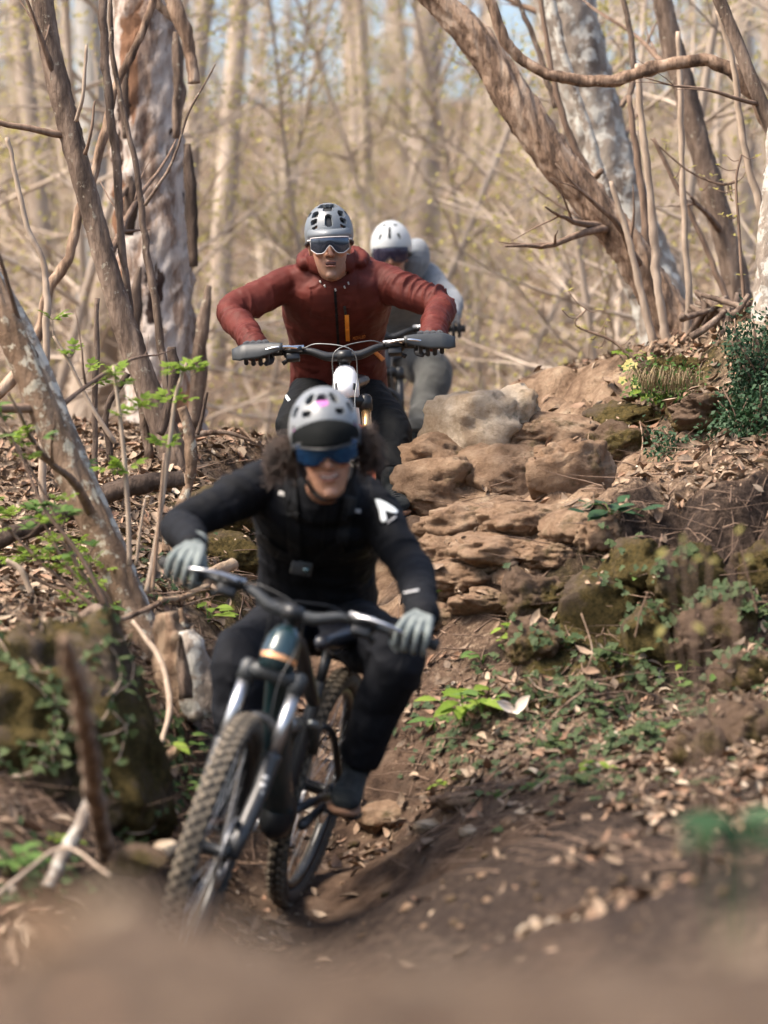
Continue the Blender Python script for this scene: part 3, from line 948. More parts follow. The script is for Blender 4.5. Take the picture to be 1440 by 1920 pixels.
def plant_tree(proto, x, y, sc, rz, label, group, name='tree', kind='tree', tilt=0.0):
    z = float(gz(x, y))
    M = Matrix.Translation((x, y, z)) @ Matrix.Rotation(tilt, 4, 'Y') @ Matrix.Rotation(rz, 4, 'Z') @ Matrix.Scale(sc, 4)
    r = empty(name, M=M)
    tag(r, label, kind, group)
    tr, cm, lm = proto
    share('trunk', tr, r)
    c = share('crown', cm, r)
    if lm is not None:
        c2 = share('young_leaves', lm, c)
        c2['kind'] = 'stuff'
    return r
fr = random.Random(77)
LB = 'hazy bare tree trunk standing far back in the wood'
LT = 'thin budding understorey tree far back in the wood'
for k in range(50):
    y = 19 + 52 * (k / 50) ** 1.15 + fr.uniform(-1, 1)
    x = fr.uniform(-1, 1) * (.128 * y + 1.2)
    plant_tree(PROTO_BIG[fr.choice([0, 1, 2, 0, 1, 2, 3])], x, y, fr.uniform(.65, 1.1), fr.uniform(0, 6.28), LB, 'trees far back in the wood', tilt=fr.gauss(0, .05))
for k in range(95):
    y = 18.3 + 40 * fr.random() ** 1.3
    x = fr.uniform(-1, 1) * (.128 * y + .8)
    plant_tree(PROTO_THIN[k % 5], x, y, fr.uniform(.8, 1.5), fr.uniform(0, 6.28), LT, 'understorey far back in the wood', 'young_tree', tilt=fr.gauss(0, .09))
for (px, y, sc, rz, ti, lab) in ((172, 21, .95, 1.0, -.03, 'smooth pale grey trunk behind the leaning tree at left'),):
    plant_tree(PROTO_BIG[3], (px - 720) * y / FPX, y, sc, rz, lab, None, tilt=ti)
# ------------------------------------------------------------------ rocks
def rockmat(name, cols, moss=None, ml=.55, scale=6):
    m, nt, b = new_mat(name)
    tc = nd(nt, 'ShaderNodeTexCoord')
    co = tc.outputs['Object']
    c = ramp(nt, noise(nt, scale, 6, .68, co), [(.25 + .5 * i / (len(cols) - 1), q) for i, q in enumerate(cols)])
    if moss:
        c = mix(nt, ramp(nt, noise(nt, 5, 5, .65, co), [(ml - .07, (0, 0, 0)), (ml + .05, (1, 1, 1))]), c, ramp(nt, noise(nt, 70, 3, .7, co), [(.3, moss[0]), (.7, moss[1])]))
    nt.links.new(c, b.inputs['Base Color'])
    b.inputs['Roughness'].default_value = .95
    b.inputs['Specular IOR Level'].default_value = .15
    bump(nt, b, noise(nt, 30, 6, .8, co), .03)
    return m
MOSS = ((.034, .030, .011), (.135, .098, .034))
RK_TAN = rockmat('dusty_tan_rock', [(.10, .060, .038), (.25, .160, .100), (.37, .255, .168), (.52, .41, .295)], (MOSS[0], (.10, .070, .026)), .64, scale=9)
RK_PALE = rockmat('pale_limestone', [(.26, .17, .105), (.46, .345, .235), (.68, .56, .42), (.80, .71, .57)], (MOSS[0], (.10, .075, .025)), .66)
RK_MOSS = rockmat('moss_covered_rock', [(.06, .045, .032), (.13, .095, .068), (.27, .22, .17)], ((.034, .030, .011), (.135, .098, .034)), .46)
RK_BROWN = rockmat('brown_mossy_rock', [(.075, .050, .034), (.16, .108, .074), (.27, .195, .14)], MOSS, .56)

_ico = None
def rock(px, py, Y, wpx, hpx, mat, label, seed, depth=.8, rough=.22, group=None, tilt=0.0, sub=5, name='rock', snap=False, boxy=1.0):
    bm = bmesh.new()
    bmesh.ops.create_icosphere(bm, subdivisions=sub, radius=1)
    co = np.array([v.co[:] for v in bm.verts])
    fs = [[v.index for v in f.verts] for f in bm.faces]
    bm.free()
    n = co / np.linalg.norm(co, axis=1)[:, None]
    k = 1 + rough * 1.5 * fbm(n * 1.4, 3, seed) + rough * .8 * fbm(n * 3.6, 4, seed + 3) + rough * .42 * fbm(n * 9, 4, seed + 6) - rough * .5 * np.clip(.16 - np.abs(fbm(n * 2.6, 3, seed + 8)), 0, 1)
    rs = np.random.default_rng(seed)
    for _ in range(7):
        d = rs.normal(size=3)
        d /= np.linalg.norm(d)
        h = rs.uniform(.72, .98)
        pr = (n * k[:, None]) @ d
        k = np.where(pr > h, k * (h + (pr - h) * .25) / np.maximum(pr, 1e-6), k)
    if boxy != 1.0:
        n = np.sign(n) * np.abs(n) ** boxy
    co = n * k[:, None]
    w, h = PR(wpx, Y) / 2, PR(hpx, Y) / 2
    co = co * np.array([w, w * depth, h])
    c_, s_ = math.cos(tilt), math.sin(tilt)
    co = np.c_[co[:, 0] * c_ + co[:, 2] * s_, co[:, 1], -co[:, 0] * s_ + co[:, 2] * c_]
    me = bpy.data.meshes.new(name)
    me.from_pydata([tuple(q) for q in co], [], fs)
    o = link(name, me, mat)
    if snap:
        g = on_ground(px, py + hpx * .30, 5.5)
        yy = g.y + w * depth * .5
        o.location = P(px, py + hpx * .06, yy)
        o.scale = [yy / Y] * 3
        o.rotation_euler = (0, 0, (seed * 37 % 11 - 5) * .12)
    else:
        o.location = P(px, py, Y)
    tag(o, label, 'rock', group)
    return o

rock(905, 805, 13.75, 225, 170, RK_PALE, 'pale angular boulder on the crest beside the last rider', 1, .7, .26, tilt=-.12, snap=True, boxy=.92)
rock(825, 862, 13.55, 170, 120, RK_TAN, 'tan rock under the left end of the pale crest boulder', 2, .8, .28, snap=True, boxy=.95)
rock(1025, 812, 13.7, 200, 95, RK_TAN, 'low tan rock right of the pale crest boulder', 3, .9, .28, snap=True, boxy=.95)
rock(830, 905, 13.2, 230, 135, RK_TAN, 'broad dusty ledge rock beside the black trouser leg', 4, .7, .28, snap=True, boxy=.95)
rock(965, 888, 13.1, 230, 130, RK_TAN, 'middle rock of the dusty ledge across the trail', 7, .7, .28, snap=True, boxy=.95)
rock(1070, 885, 13.1, 190, 150, RK_TAN, 'right end rock of the dusty ledge across the trail', 5, .7, .28, snap=True, boxy=.95)
rock(1150, 835, 13.3, 150, 90, RK_BROWN, 'mossy brown rock right of the dusty ledge', 6, .8, .28, snap=True, boxy=.95)
cob = [(880, 975, 12.7, 190, 70), (990, 965, 12.75, 170, 60), (1075, 975, 12.5, 120, 55), (845, 1025, 12.3, 150, 60), (950, 1020, 12.3, 190, 60), (1040, 1025, 12.15, 120, 45), (890, 1070, 12.0, 170, 55), (985, 1068, 11.9, 120, 42), (820, 1095, 11.85, 110, 50), (790, 985, 12.5, 90, 50), (1130, 985, 12.1, 100, 45), (910, 1115, 11.7, 120, 40), (810, 1150, 11.6, 90, 45)]
for k, (a, b_, y, w, h) in enumerate(cob):
    rock(a, b_ + 12, y, w * 1.1, h * 1.45, RK_TAN, 'flat dusty stone bedded in the steep trail', 20 + k, .9, .26, 'stones bedded in the steep trail', sub=5, snap=True, boxy=.92)
rock(40, 1440, 9.2, 540, 540, RK_MOSS, 'large moss-covered boulder with ivy at the lower left', 50, .7, .30, sub=6, name='mossy_boulder', boxy=.97)
rock(1395, 1262, 9.2, 150, 95, RK_BROWN, 'upper brown mossy rock at the right edge', 51, .8, .22, snap=True)
rock(1405, 1360, 8.95, 190, 130, RK_BROWN, 'largest brown mossy rock at the right edge', 52, .8, .22, snap=True)
rock(1310, 1395, 9.1, 110, 110, RK_BROWN, 'brown mossy rock left of the largest one at right', 53, .8, .22, snap=True)
rock(255, 1612, 8.35, 110, 60, RK_BROWN, 'grey rock left of the nearest front wheel', 54, .8, .22, sub=4)
rock(312, 1592, 8.6, 52, 36, RK_PALE, 'small white stone touching the nearest front tyre', 55, .8, .22, sub=4)
rock(720, 1530, 10.2, 110, 70, RK_TAN, 'tan rock right of the pedal', 56, .8, .22, sub=4, snap=True)
rock(860, 1500, 10.0, 110, 40, RK_TAN, 'flat tan stone on the lower slope', 57, .8, .22, sub=4, snap=True)
rock(800, 1548, 9.75, 60, 36, RK_PALE, 'pale stone right of the brown shoe sole', 58, .8, .24, sub=4, snap=True)
rock(878, 1558, 9.5, 36, 24, RK_PALE, 'small pale stone in the dark soil', 59, .8, .24, sub=4, snap=True)
rock(955, 1540, 9.3, 34, 24, RK_TAN, 'small brown stone in the dark soil', 60, .8, .24, sub=4, snap=True)
rock(1000, 1200, 10.95, 120, 100, RK_BROWN, 'brown rock set in the bank above the leafy plants', 61, .6, .24, snap=True)
rock(1130, 1130, 10.85, 170, 150, RK_MOSS, 'mossy rock set in the overhanging bank', 62, .5, .22, snap=True)
rock(1300, 1080, 10.75, 180, 150, RK_MOSS, 'broad mossy rock in the bank at right', 63, .5, .22, snap=True)
rock(1000, 838, 13.3, 110, 60, RK_TAN, 'tan rock wedged above the dusty ledge', 64, .8, .2, snap=True)
rock(1410, 625, 12.9, 110, 55, RK_PALE, 'whitish rock on top of the right bank', 65, .7, .22, snap=True)
rock(420, 955, 12.5, 150, 110, RK_MOSS, 'mossy rock in the left bank behind the arm', 66, .6, .2, snap=True)
rock(420, 1035, 11.95, 170, 90, RK_MOSS, 'olive mossy rock under the black sleeve', 67, .6, .18, snap=True)
for k, (a, b_, y, w, h) in enumerate(((110, 1745, 2.0, 170, 110), (240, 1725, 2.05, 190, 120), (350, 1760, 2.0, 150, 100), (540, 1850, 1.95, 190, 90), (760, 1840, 2.0, 240, 100), (1010, 1890, 1.9, 220, 90), (1250, 1850, 1.95, 260, 110), (1430, 1810, 1.95, 220, 120))):
    rock(a, b_ + 12, y, w, h, RK_PALE if k % 2 else RK_TAN, 'blurred clod of earth on the mound by the camera', 500 + k, .8, .3, 'clods on the mound by the camera', sub=4, name='earth_clod')
bl = random.Random(14)
for k, (a, b_, w, h) in enumerate(((1010, 1120, 150, 110), (1200, 1070, 190, 120), (1225, 1190, 150, 120), (1360, 1160, 190, 140), (1430, 1060, 150, 110), (1270, 700, 170, 70), (1340, 770, 200, 90), (1170, 785, 150, 60))):
    rock(a, b_, 10.8, w, h, RK_MOSS if k % 3 else RK_BROWN, 'mossy lump of rock bulging from the right bank', 120 + k, .7, .38, 'mossy lumps in the right bank', snap=True, boxy=.92)
rock(1090, 715, 16.5, 130, 45, RK_PALE, 'blurred pale rock behind the crest', 68, .7, .2)
ch = random.Random(5)
for k in range(70):
    px, py = ch.uniform(640, 1400), ch.uniform(1440, 1760)
    g = on_ground(px, py)
    s = 7 + 26 * ch.random() ** 2.5
    q = P(px, py, g.y)
    o = rock(px, py, g.y, s, s * .7, RK_BROWN if k % 4 else RK_TAN, 'small loose stone lying on the dark lower trail', 200 + k, .9, .25, 'loose stones on the lower trail', sub=2, name='stone')
    o.location = g + Vector((0, 0, PR(s, g.y) * .15))

# stump with split slabs
sb = P(345, 1345, 10.35)
st_ = empty('tree_stump', sb)
tag(st_, 'broken splintered stump beside the nearest fork', 'stump')
for k, (pts, m_, am) in enumerate((([(312, 1148, 10.3, 20), (318, 1185, 10.3, 34), (330, 1260, 10.3, 40), (345, 1350, 10.3, 46)], WOOD_SPLIT, .24), ([(350, 1182, 10.2, 14), (357, 1215, 10.2, 28), (370, 1280, 10.2, 33), (388, 1345, 10.2, 36)], BK_PALE, .14),
                                   ([(296, 1165, 10.4, 6), (300, 1210, 10.4, 20), (305, 1290, 10.4, 26), (312, 1360, 10.4, 30)], BK_BROWN, .24), ([(340, 1140, 10.4, 3), (346, 1190, 10.4, 14), (352, 1260, 10.4, 18)], BK_LICHEN, .24),
                                   ([(338, 1190, 10.05, 2), (342, 1240, 10.1, 10), (350, 1310, 10.1, 12)], BK_BROWN, .3))):
    pa, ra = pxpath(pts, 6)
    build('wood_slab', limb_np([q - sb for q in pa], ra, 16, 300 + k, am), m_, st_)
# more roots and twigs on the right bank
tw = [
      ([(1100, 1290, 10.2, 5), (1050, 1330, 10.15, 5), (1015, 1370, 10.1, 4), (1000, 1400, 10.1, 3)], 'arched pale stick on the lower bank'),
      ([(1090, 1150, 10.4, 3), (1110, 1215, 10.35, 3), (1100, 1260, 10.3, 3)], 'thin root curling at the foot of the mossy bank'),
      ([(1215, 1110, 10.3, 4), (1200, 1150, 10.3, 4), (1190, 1195, 10.3, 3)], 'thin pale stem under the dark leafy sprig'),
      ([(1390, 1030, 9.9, 4), (1405, 1090, 9.9, 4), (1420, 1150, 9.9, 4)], 'brown stalk at the right of the bank'),
      ([(1200, 790, 12.5, 3), (1205, 830, 12.4, 3), (1195, 870, 12.3, 3)], 'thin pale stem on the leafy right slope'),
      ([(780, 1490, 10.4, 4), (830, 1480, 10.35, 5), (880, 1470, 10.3, 4)], 'brown stick lying on the lower slope'),
      ([(1000, 1480, 9.6, 5), (1060, 1440, 9.7, 5), (1120, 1420, 9.75, 4)], 'stick lying across the lower leaf litter'),
      ([(990, 1270, 10.5, 3), (1010, 1290, 10.5, 4), (1045, 1300, 10.45, 3)], 'curved rootlet above the white leaf')]
for k, (pts, lab) in enumerate(tw):
    stick(pts, BK_TAN, lab, 'twig', 'twig', n=8, seed=400 + k, thin=.45)

# ------------------------------------------------------------------ leaf litter and twigs that nobody could count
def rock_bvh():
    vv, ff = [], []
    for ob in bpy.data.objects:
        if ob.type == 'MESH' and ob.get('category') == 'rock' and len(ob.data.vertices) > 2000:
            o_ = len(vv)
            Mx = Matrix.LocRotScale(ob.location, ob.rotation_euler, ob.scale)
            vv += [Mx @ v.co for v in ob.data.vertices]
            ff += [[i + o_ for i in p.vertices] for p in ob.data.polygons]
    return BVHTree.FromPolygons(vv, ff)
ROCKS = rock_bvh()
def settle(x, y, z):
    """height and slope of whatever rock lies above the ground here"""
    h = ROCKS.ray_cast(Vector((x, y, z + 1.2)), Vector((0, 0, -1)), 1.2)
    return h[0], h[1]

def litter(n, seed, region, dens, smin, smax, rocks=False):
    r = np.random.default_rng(seed)
    x = r.uniform(region[0], region[1], n)
    y = r.uniform(region[2], region[3], n)
    keep = r.random(n) < dens(x, y)
    x, y = x[keep], y[keep]
    n = len(x)
    z = gz(x, y)
    e = .03
    nx, ny = -(gz(x + e, y) - gz(x - e, y)) / (2 * e), -(gz(x, y + e) - gz(x, y - e)) / (2 * e)
    if rocks:
        keep = np.ones(n, bool)
        for i in range(n):
            hp, hn = settle(x[i], y[i], z[i])
            if hp is not None:
                if hn.z < .45 or (i % 10) > 3:
                    keep[i] = False
                z[i] = hp.z
                nx[i], ny[i] = hn.x / max(hn.z, .3), hn.y / max(hn.z, .3)
        x, y, z, nx, ny = x[keep], y[keep], z[keep], nx[keep], ny[keep]
        n = len(x)
    N = np.c_[nx, ny, np.ones(n)] + r.normal(size=(n, 3)) * .45
    N /= np.linalg.norm(N, axis=1)[:, None]
    a = np.cross(N, r.normal(size=(n, 3)))
    a /= np.linalg.norm(a, axis=1)[:, None]
    b_ = np.cross(N, a)
    s = (smin + (smax - smin) * r.random(n) ** 2.6)[:, None]
    w = s * r.uniform(.28, .5, n)[:, None]
    c = np.c_[x, y, z + .006] + N * r.uniform(0, .012, n)[:, None]
    cu = s * r.uniform(-.05, .42, n)[:, None]
    cl = s * r.uniform(-.1, .35, n)[:, None]
    vs_ = np.stack([c - a * s * .5 + N * cl, c - a * s * .15 - b_ * w * .5 + N * cu * .7, c - a * s * .12, c - a * s * .15 + b_ * w * .5 + N * cu * .7,
                    c + a * s * .18 - b_ * w * .42 + N * cu * .6, c + a * s * .2, c + a * s * .18 + b_ * w * .42 + N * cu * .6, c + a * s * .5 + N * cl * .8], 1)
    f = np.array([(0, 1, 2), (0, 2, 3), (1, 4, 5), (1, 5, 2), (2, 5, 6), (2, 6, 3), (4, 7, 5), (5, 7, 6)])
    F = (f[None] + (np.arange(n) * 8)[:, None, None]).reshape(-1, 3)
    me = bpy.data.meshes.new('leaf_litter')
    me.vertices.add(n * 8)
    me.vertices.foreach_set('co', vs_.ravel())
    me.loops.add(len(F) * 3)
    me.loops.foreach_set('vertex_index', F.ravel())
    me.polygons.add(len(F))
    me.polygons.foreach_set('loop_start', np.arange(len(F)) * 3)
    me.update(calc_edges=True)
    point_attr(me, 'tone', np.repeat(r.random(n) ** 1.35, 8))
    return me
def littermat():
    m, nt, b = new_mat('dry_leaves')
    c = ramp(nt, attr(nt, 'tone'), [(0, (.045, .030, .020)), (.25, (.12, .078, .048)), (.45, (.22, .140, .085)), (.57, (.26, .125, .070)), (.78, (.33, .235, .155)), (.96, (.48, .39, .285)), (1, (.60, .54, .44))])
    c = mix(nt, .35, c, ramp(nt, noise(nt, 60, 3), [(.3, (.06, .04, .027)), (.7, (.38, .27, .175))]))
    nt.links.new(c, b.inputs['Base Color'])
    b.inputs['Roughness'].default_value = .75
    return m
M_LITTER = littermat()
def dens1(x, y):
    rock_, moss_, lit_, soil_, trail_, face_ = zones(x, y)
    n = fbm(np.c_[x * 2.2, y * 2.2, x * 0 + 9], 3, 77)
    st_ = np.hypot(gz(x + .04, y) - gz(x - .04, y), gz(x, y + .04) - gz(x, y - .04)) / .08
    return np.clip(1.5 - st_, .10, 1) * np.clip(lit_ * 1.0 + .10 + .6 * n, .04, 1) * np.clip(1 - .8 * rock_ - .9 * soil_ * (n < .35), .03, 1)
lo = link('leaf_litter', litter(150000, 3, (-2.6, 2.6, 5.2, 16.5), dens1, .012, .082, True), M_LITTER)
tag(lo, 'dry brown leaf litter covering the banks', 'leaf litter', None, 'stuff')
lo = link('leaf_litter', litter(900, 4, (-.8, .8, 1.3, 2.4), lambda x, y: np.where(x < -.1, .9, .35), .015, .035), M_LITTER)
tag(lo, 'blurred dry leaves on the mound by the camera', 'leaf litter', None, 'stuff')
# far floor: fallen leaves mottling the hillside, colour lightened to stand in for sunlight
M_LITTERF = pm('sunlit_far_leaves', [(.35, .265, .185), (.45, .355, .26), (.54, .45, .345)], 3, .8)
lo = link('leaf_litter', litter(52000, 6, (-8, 8, 18.5, 52), lambda x, y: (np.abs(x) < .13 * y + 1.2) * (.6 + .8 * fbm(np.c_[x * .5, y * .5, x * 0], 3, 8)), .05, .15), M_LITTERF)
tag(lo, 'fallen leaves mottling the hillside far behind', 'leaf litter', None, 'stuff')
tb = MB()
tr_ = random.Random(9)
for k in range(1500):
    if tr_.random() < .55:
        px, py = tr_.uniform(740, 1440), tr_.uniform(800, 1640)
    else:
        px, py = tr_.uniform(0, 480), tr_.uniform(830, 1640)
    g = on_ground(px, py)
    a = tr_.uniform(0, 6.28)
    L = tr_.uniform(.05, .26)
    d = Vector((math.cos(a), math.sin(a), tr_.uniform(-.05, .25)))
    pts, rr, _ = twig(g + Vector((0, 0, .008)), d, L, tr_.uniform(.0012, .0034), 9000 + k, wob=.12, seg=4)
    pts = [Vector((q.x, q.y, max(q.z, float(gz(q.x, q.y)) + .004))) for q in pts]
    tb.tube(pts, rr, 4, cap=False)
o = build('fallen_twigs', tb, BK_TWIG)
tag(o, 'fine fallen twigs scattered over both banks', 'twigs', None, 'stuff')

# ------------------------------------------------------------------ green plants
def leaf_mesh(name, outline, mat, fold=.18, curl=.25):
    """leaf along +x, unit length: outline gives (x, half width); folded along the midrib and curling down"""
    mb = MB()
    top, midr, bot = [], [], []
    for x, w in outline:
        z = -curl * x * x
        midr.append((x, 0, z))
        top.append((x, w, z + fold * w))
        bot.append((x, -w, z + fold * w))
    mb.grid([top, midr, bot])
    me = mb.mesh(name)
    me.materials.append(mat)
    me.polygons.foreach_set('use_smooth', np.ones(len(me.polygons), bool))
    return me
OVAL = [(0, .01), (.12, .13), (.3, .22), (.5, .235), (.7, .18), (.87, .08), (1, .003)]
SERR = [(0, .01), (.12, .16), (.2, .15), (.3, .25), (.38, .22), (.5, .25), (.6, .2), (.72, .17), (.8, .12), (.9, .07), (1, .003)]
def compound(name, mat, k=5):
    """one leaf of several leaflets"""
    mb = MB()
    def one(o, ang, L, w):
        top, mi, bo = [], [], []
        for x, hw in OVAL:
            q = Vector((x * L, 0, -.2 * x * x * L))
            rz = Matrix.Rotation(ang, 3, 'Z')
            top.append(tuple(o + rz @ Vector((q.x, hw * L * w, q.z + .05 * L))))
            mi.append(tuple(o + rz @ q))
            bo.append(tuple(o + rz @ Vector((q.x, -hw * L * w, q.z + .05 * L))))
        mb.grid([top, mi, bo])
    one(Vector((.55, 0, 0)), 0, .5, 1.1)
    for j in range((k - 1) // 2):
        x = .5 - .28 * j
        for s in (-1, 1):
            one(Vector((x, 0, -.02 * j)), s * (.75 + .2 * j), .46 - .05 * j, 1.1)
    mb.tube([(0, 0, 0), (.3, 0, .01), (.58, 0, 0)], .012, 4)
    me = mb.mesh(name)
    me.materials.append(mat)
    me.polygons.foreach_set('use_smooth', np.ones(len(me.polygons), bool))
    return me
def ivy(name, mat):
    v = [(0, 0, 0), (-.12, .28, .03), (.18, .46, .0), (.34, .26, .05), (.62, .30, .02), (.70, .14, .05), (1, 0, -.02), (.70, -.14, .05), (.62, -.30, .02), (.34, -.26, .05), (.18, -.46, 0), (-.12, -.28, .03), (.35, 0, .0)]
    me = MB().add(v, [(12, i, i + 1) for i in range(0, 11)] + [(12, 11, 0)]).mesh(name)
    me.materials.append(mat)
    return me
L_BRIGHT, L_MID, L_DARK, L_BUDL = leaf_mesh('leaf', SERR, LF_BRIGHT), leaf_mesh('leaf', SERR, LF_MID), leaf_mesh('leaf', OVAL, LF_DARK, .1, .1), leaf_mesh('leaf', OVAL, LF_BUD)
L_COMP, L_COMPD, L_IVY = compound('leaf', LF_BRIGHT), compound('leaf', LF_DARK, 7), ivy('leaf', LF_IVY)

def leaf_at(parent, me, p, d, up, s, origin):
    d = Vector(d).normalized()
    up = Vector(up)
    y = up.cross(d)
    y = y.normalized() if y.length > 1e-4 else d.orthogonal().normalized()
    z = d.cross(y)
    return share('leaf', me, parent, basis(d * s, y * s, z * s, Vector(p) - origin))

def herb(px, py, size, me, label, n=9, seed=0, h=.5, group=None, y=None, kind='plant', stemmat=None, spread=1.0):
    """low plant: short stems from one root, a leaf at each end"""
    rs = random.Random(seed)
    g = on_ground(px, py)
    if y:
        g = P(px, py, y)
    s = PR(size, g.y)
    r = empty('leafy_plant', g)
    tag(r, label, kind, group)
    for k in range(n):
        a = rs.uniform(0, 6.283)
        e = rs.uniform(.1, 1)
        tip = g + Vector((math.cos(a) * s * .5 * e * spread, math.sin(a) * s * .4 * e * spread, s * h * rs.uniform(.35, 1)))
        tip.z = max(tip.z, float(gz(tip.x, tip.y)) + .01)
        if k % 2 == 0:
            pts = catmull([g - g, (tip - g) * .5 + Vector((0, 0, .1 * s)), tip - g], 3)
            build('stem', MB().tube(pts, .0018, 4), stemmat or LF_MID, r)
        d = Vector((math.cos(a), math.sin(a) - .5, rs.uniform(-.35, .3)))
        leaf_at(r, me, tip, d, Vector((0, -.5, 1)), s * rs.uniform(.32, .55), g)
    return r

herb(965, 1215, 75, L_BRIGHT, 'fresh green leafy plant on the bank in the middle right', 12, 1, .55)
herb(870, 1370, 110, L_BRIGHT, 'bushy green plant growing right of the rider knee', 20, 2, .75)
herb(815, 1375, 80, L_MID, 'low green plant just left of the bushy one', 10, 3, .4)
herb(905, 1345, 80, L_MID, 'darker green plant behind the bushy one', 10, 4, .6)
herb(1145, 975, 110, L_DARK, 'dark broad-leaved plant on the bank edge', 16, 5, .3, spread=1.2)
herb(1208, 1125, 75, L_MID, 'green sprig hanging on the mossy bank face', 10, 6, .6)
herb(1285, 1270, 70, L_BRIGHT, 'bright plant at the foot of the bank', 9, 7, .5)
herb(1305, 1300, 60, L_MID, 'mid green plant beside the bright one at the bank foot', 8, 8, .5)
herb(855, 1120, 70, L_BRIGHT, 'bright seedling beside the right glove', 8, 9, .3)
herb(1180, 680, 60, L_COMP, 'bright compound-leaved sprig at the top of the bank', 6, 10, .5)
herb(905, 1250, 60, L_MID, 'small plant in the brown earth beside the knee', 7, 11, .4)
herb(1120, 1450, 60, L_BRIGHT, 'small plant in the lower leaf litter, furthest right', 7, 12, .4)
herb(1010, 1480, 55, L_MID, 'small plant beside the stick in the lower litter', 7, 13, .35)
herb(835, 1480, 45, L_BRIGHT, 'tiny seedling by the brown stick on the lower slope', 6, 14, .4)
herb(930, 1500, 55, L_MID, 'flat green plant on the lower slope', 7, 15, .25)
herb(1360, 1280, 60, L_MID, 'green plant between the mossy rocks at right', 8, 16, .4)
herb(1240, 760, 80, L_BRIGHT, 'yellow-green plant on the upper right bank', 12, 17, .35)
herb(985, 1160, 50, L_MID, 'small seedling in the crumbling bank', 6, 18, .4)
herb(1130, 1330, 60, L_IVY, 'ivy sprig on the lower bank', 9, 19, .3)
herb(1230, 1380, 70, L_IVY, 'ivy patch left of the brown mossy rocks', 12, 20, .25)
herb(1030, 1410, 70, L_IVY, 'ivy patch in front of the arched stick', 12, 21, .25)
herb(390, 1170, 80, L_BRIGHT, 'bright green leaf tuft behind the white thigh label', 9, 22, .5)
herb(285, 1440, 100, L_BRIGHT, 'broad pale green leaves beside the nearest wheel', 9, 23, .5)
herb(345, 1415, 70, L_MID, 'green leaves near the fork leg', 7, 24, .5)
herb(130, 1600, 60, L_BRIGHT, 'green sprig on the whitish stick', 7, 25, .6)
herb(25, 1640, 90, L_MID, 'green plant at the bottom left edge', 12, 26, .6)
herb(350, 1490, 60, L_MID, 'low green plant left of the tyre', 7, 27, .4)
herb(1060, 1215, 60, L_IVY, 'ivy on the brown bank rock', 9, 28, .4)
herb(1165, 1250, 80, L_IVY, 'ivy trailing under the mossy rock', 14, 29, .4)
herb(1290, 1180, 90, L_IVY, 'ivy patch under the broad mossy rock', 14, 30, .5)
herb(1400, 1180, 90, L_IVY, 'ivy patch at the right edge of the bank', 14, 31, .5)
herb(1080, 1470, 60, L_IVY, 'ivy sprig on the lowest litter', 8, 32, .25)
herb(1345, 1480, 60, L_IVY, 'dark ivy sprig under the mossy rocks', 8, 33, .3)

gi = MB()
gr_ = random.Random(41)
iv0 = [v.co.copy() for v in L_IVY.vertices]
ivf = [tuple(p.vertices) for p in L_IVY.polygons]
for k in range(1500):
    if k % 3:
        cx, cy2 = gr_.choice([(1200, 1200), (1100, 1340), (1300, 1230), (1050, 1420), (1230, 1370), (1000, 1280), (1400, 1180), (860, 1400), (1150, 1430), (1340, 1330)])
        px, py = gr_.gauss(cx, 55), gr_.gauss(cy2, 40)
    else:
        cx, cy2 = gr_.choice([(330, 1460), (280, 1380), (60, 1640), (200, 1130), (330, 1080), (240, 1500)])
        px, py = gr_.gauss(cx, 45), gr_.gauss(cy2, 35)
    if not (0 < px < 1460 and 600 < py < 1700):
        continue
    g = on_ground(px, py)
    hp, hn = settle(g.x, g.y, g.z)
    if hp is not None:
        g = hp
    nrm = gnormal(g.x, g.y) + Vector((gr_.uniform(-.5, .5), gr_.uniform(-.7, .2), gr_.uniform(-.2, .4)))
    nrm.normalize()
    d = nrm.cross(Vector((gr_.uniform(-1, 1), gr_.uniform(-1, 1), gr_.uniform(-1, 1)))).normalized()
    y_ = nrm.cross(d)
    s_ = gr_.uniform(.014, .036)
    c = g + nrm * gr_.uniform(.008, .03)
    gi.add([c + (d * v.x + y_ * v.y + nrm * v.z) * s_ for v in iv0], ivf)
o = build('ground_ivy', gi, LF_IVY, None, False)
tag(o, 'small ivy leaves creeping over both banks', 'ivy', None, 'stuff')

# ivy on the left boulder: pinned on its surface
bo = bpy.data.objects['mossy_boulder']
bt = BVHTree.FromPolygons([v.co + bo.location for v in bo.data.vertices], [list(p.vertices) for p in bo.data.polygons])
iv = random.Random(21)
for g_ in range(14):
    cx, cy_ = iv.uniform(10, 260), iv.uniform(1210, 1590)
    root = None
    pts = []
    a = iv.uniform(0, 6.28)
    for k in range(16):
        a += iv.uniform(-.6, .6)
        cx += math.cos(a) * 15
        cy_ += math.sin(a) * 15
        d = (P(cx, cy_, 1) - CAMP0 if False else P(cx, cy_, 1) - Vector((0, 0, H))).normalized()
        hit = bt.ray_cast(Vector((0, 0, H)), d)
        if hit[0] is None:
            continue
        if root is None:
            root = empty('ivy', hit[0])
            tag(root, 'ivy vine clinging to the mossy boulder', 'ivy', 'ivy vines on the mossy boulder')
        p = hit[0] + hit[1] * .008
        pts.append(p - root.location)
        for _ in range(1):
            dd = Vector((iv.uniform(-1, 1), -.25, iv.uniform(-1, .4)))
            leaf_at(root, L_IVY, p + hit[1] * iv.uniform(.004, .02) + Vector((iv.uniform(-1, 1), 0, iv.uniform(-1, 1))) * .012, dd, hit[1] + Vector((iv.uniform(-.4, .4), -.2, .3)), iv.uniform(.016, .034), root.location)
    if root is not None and len(pts) > 2:
        build('stem', MB().tube(pts, .002, 5), BK_TWIGP, root)

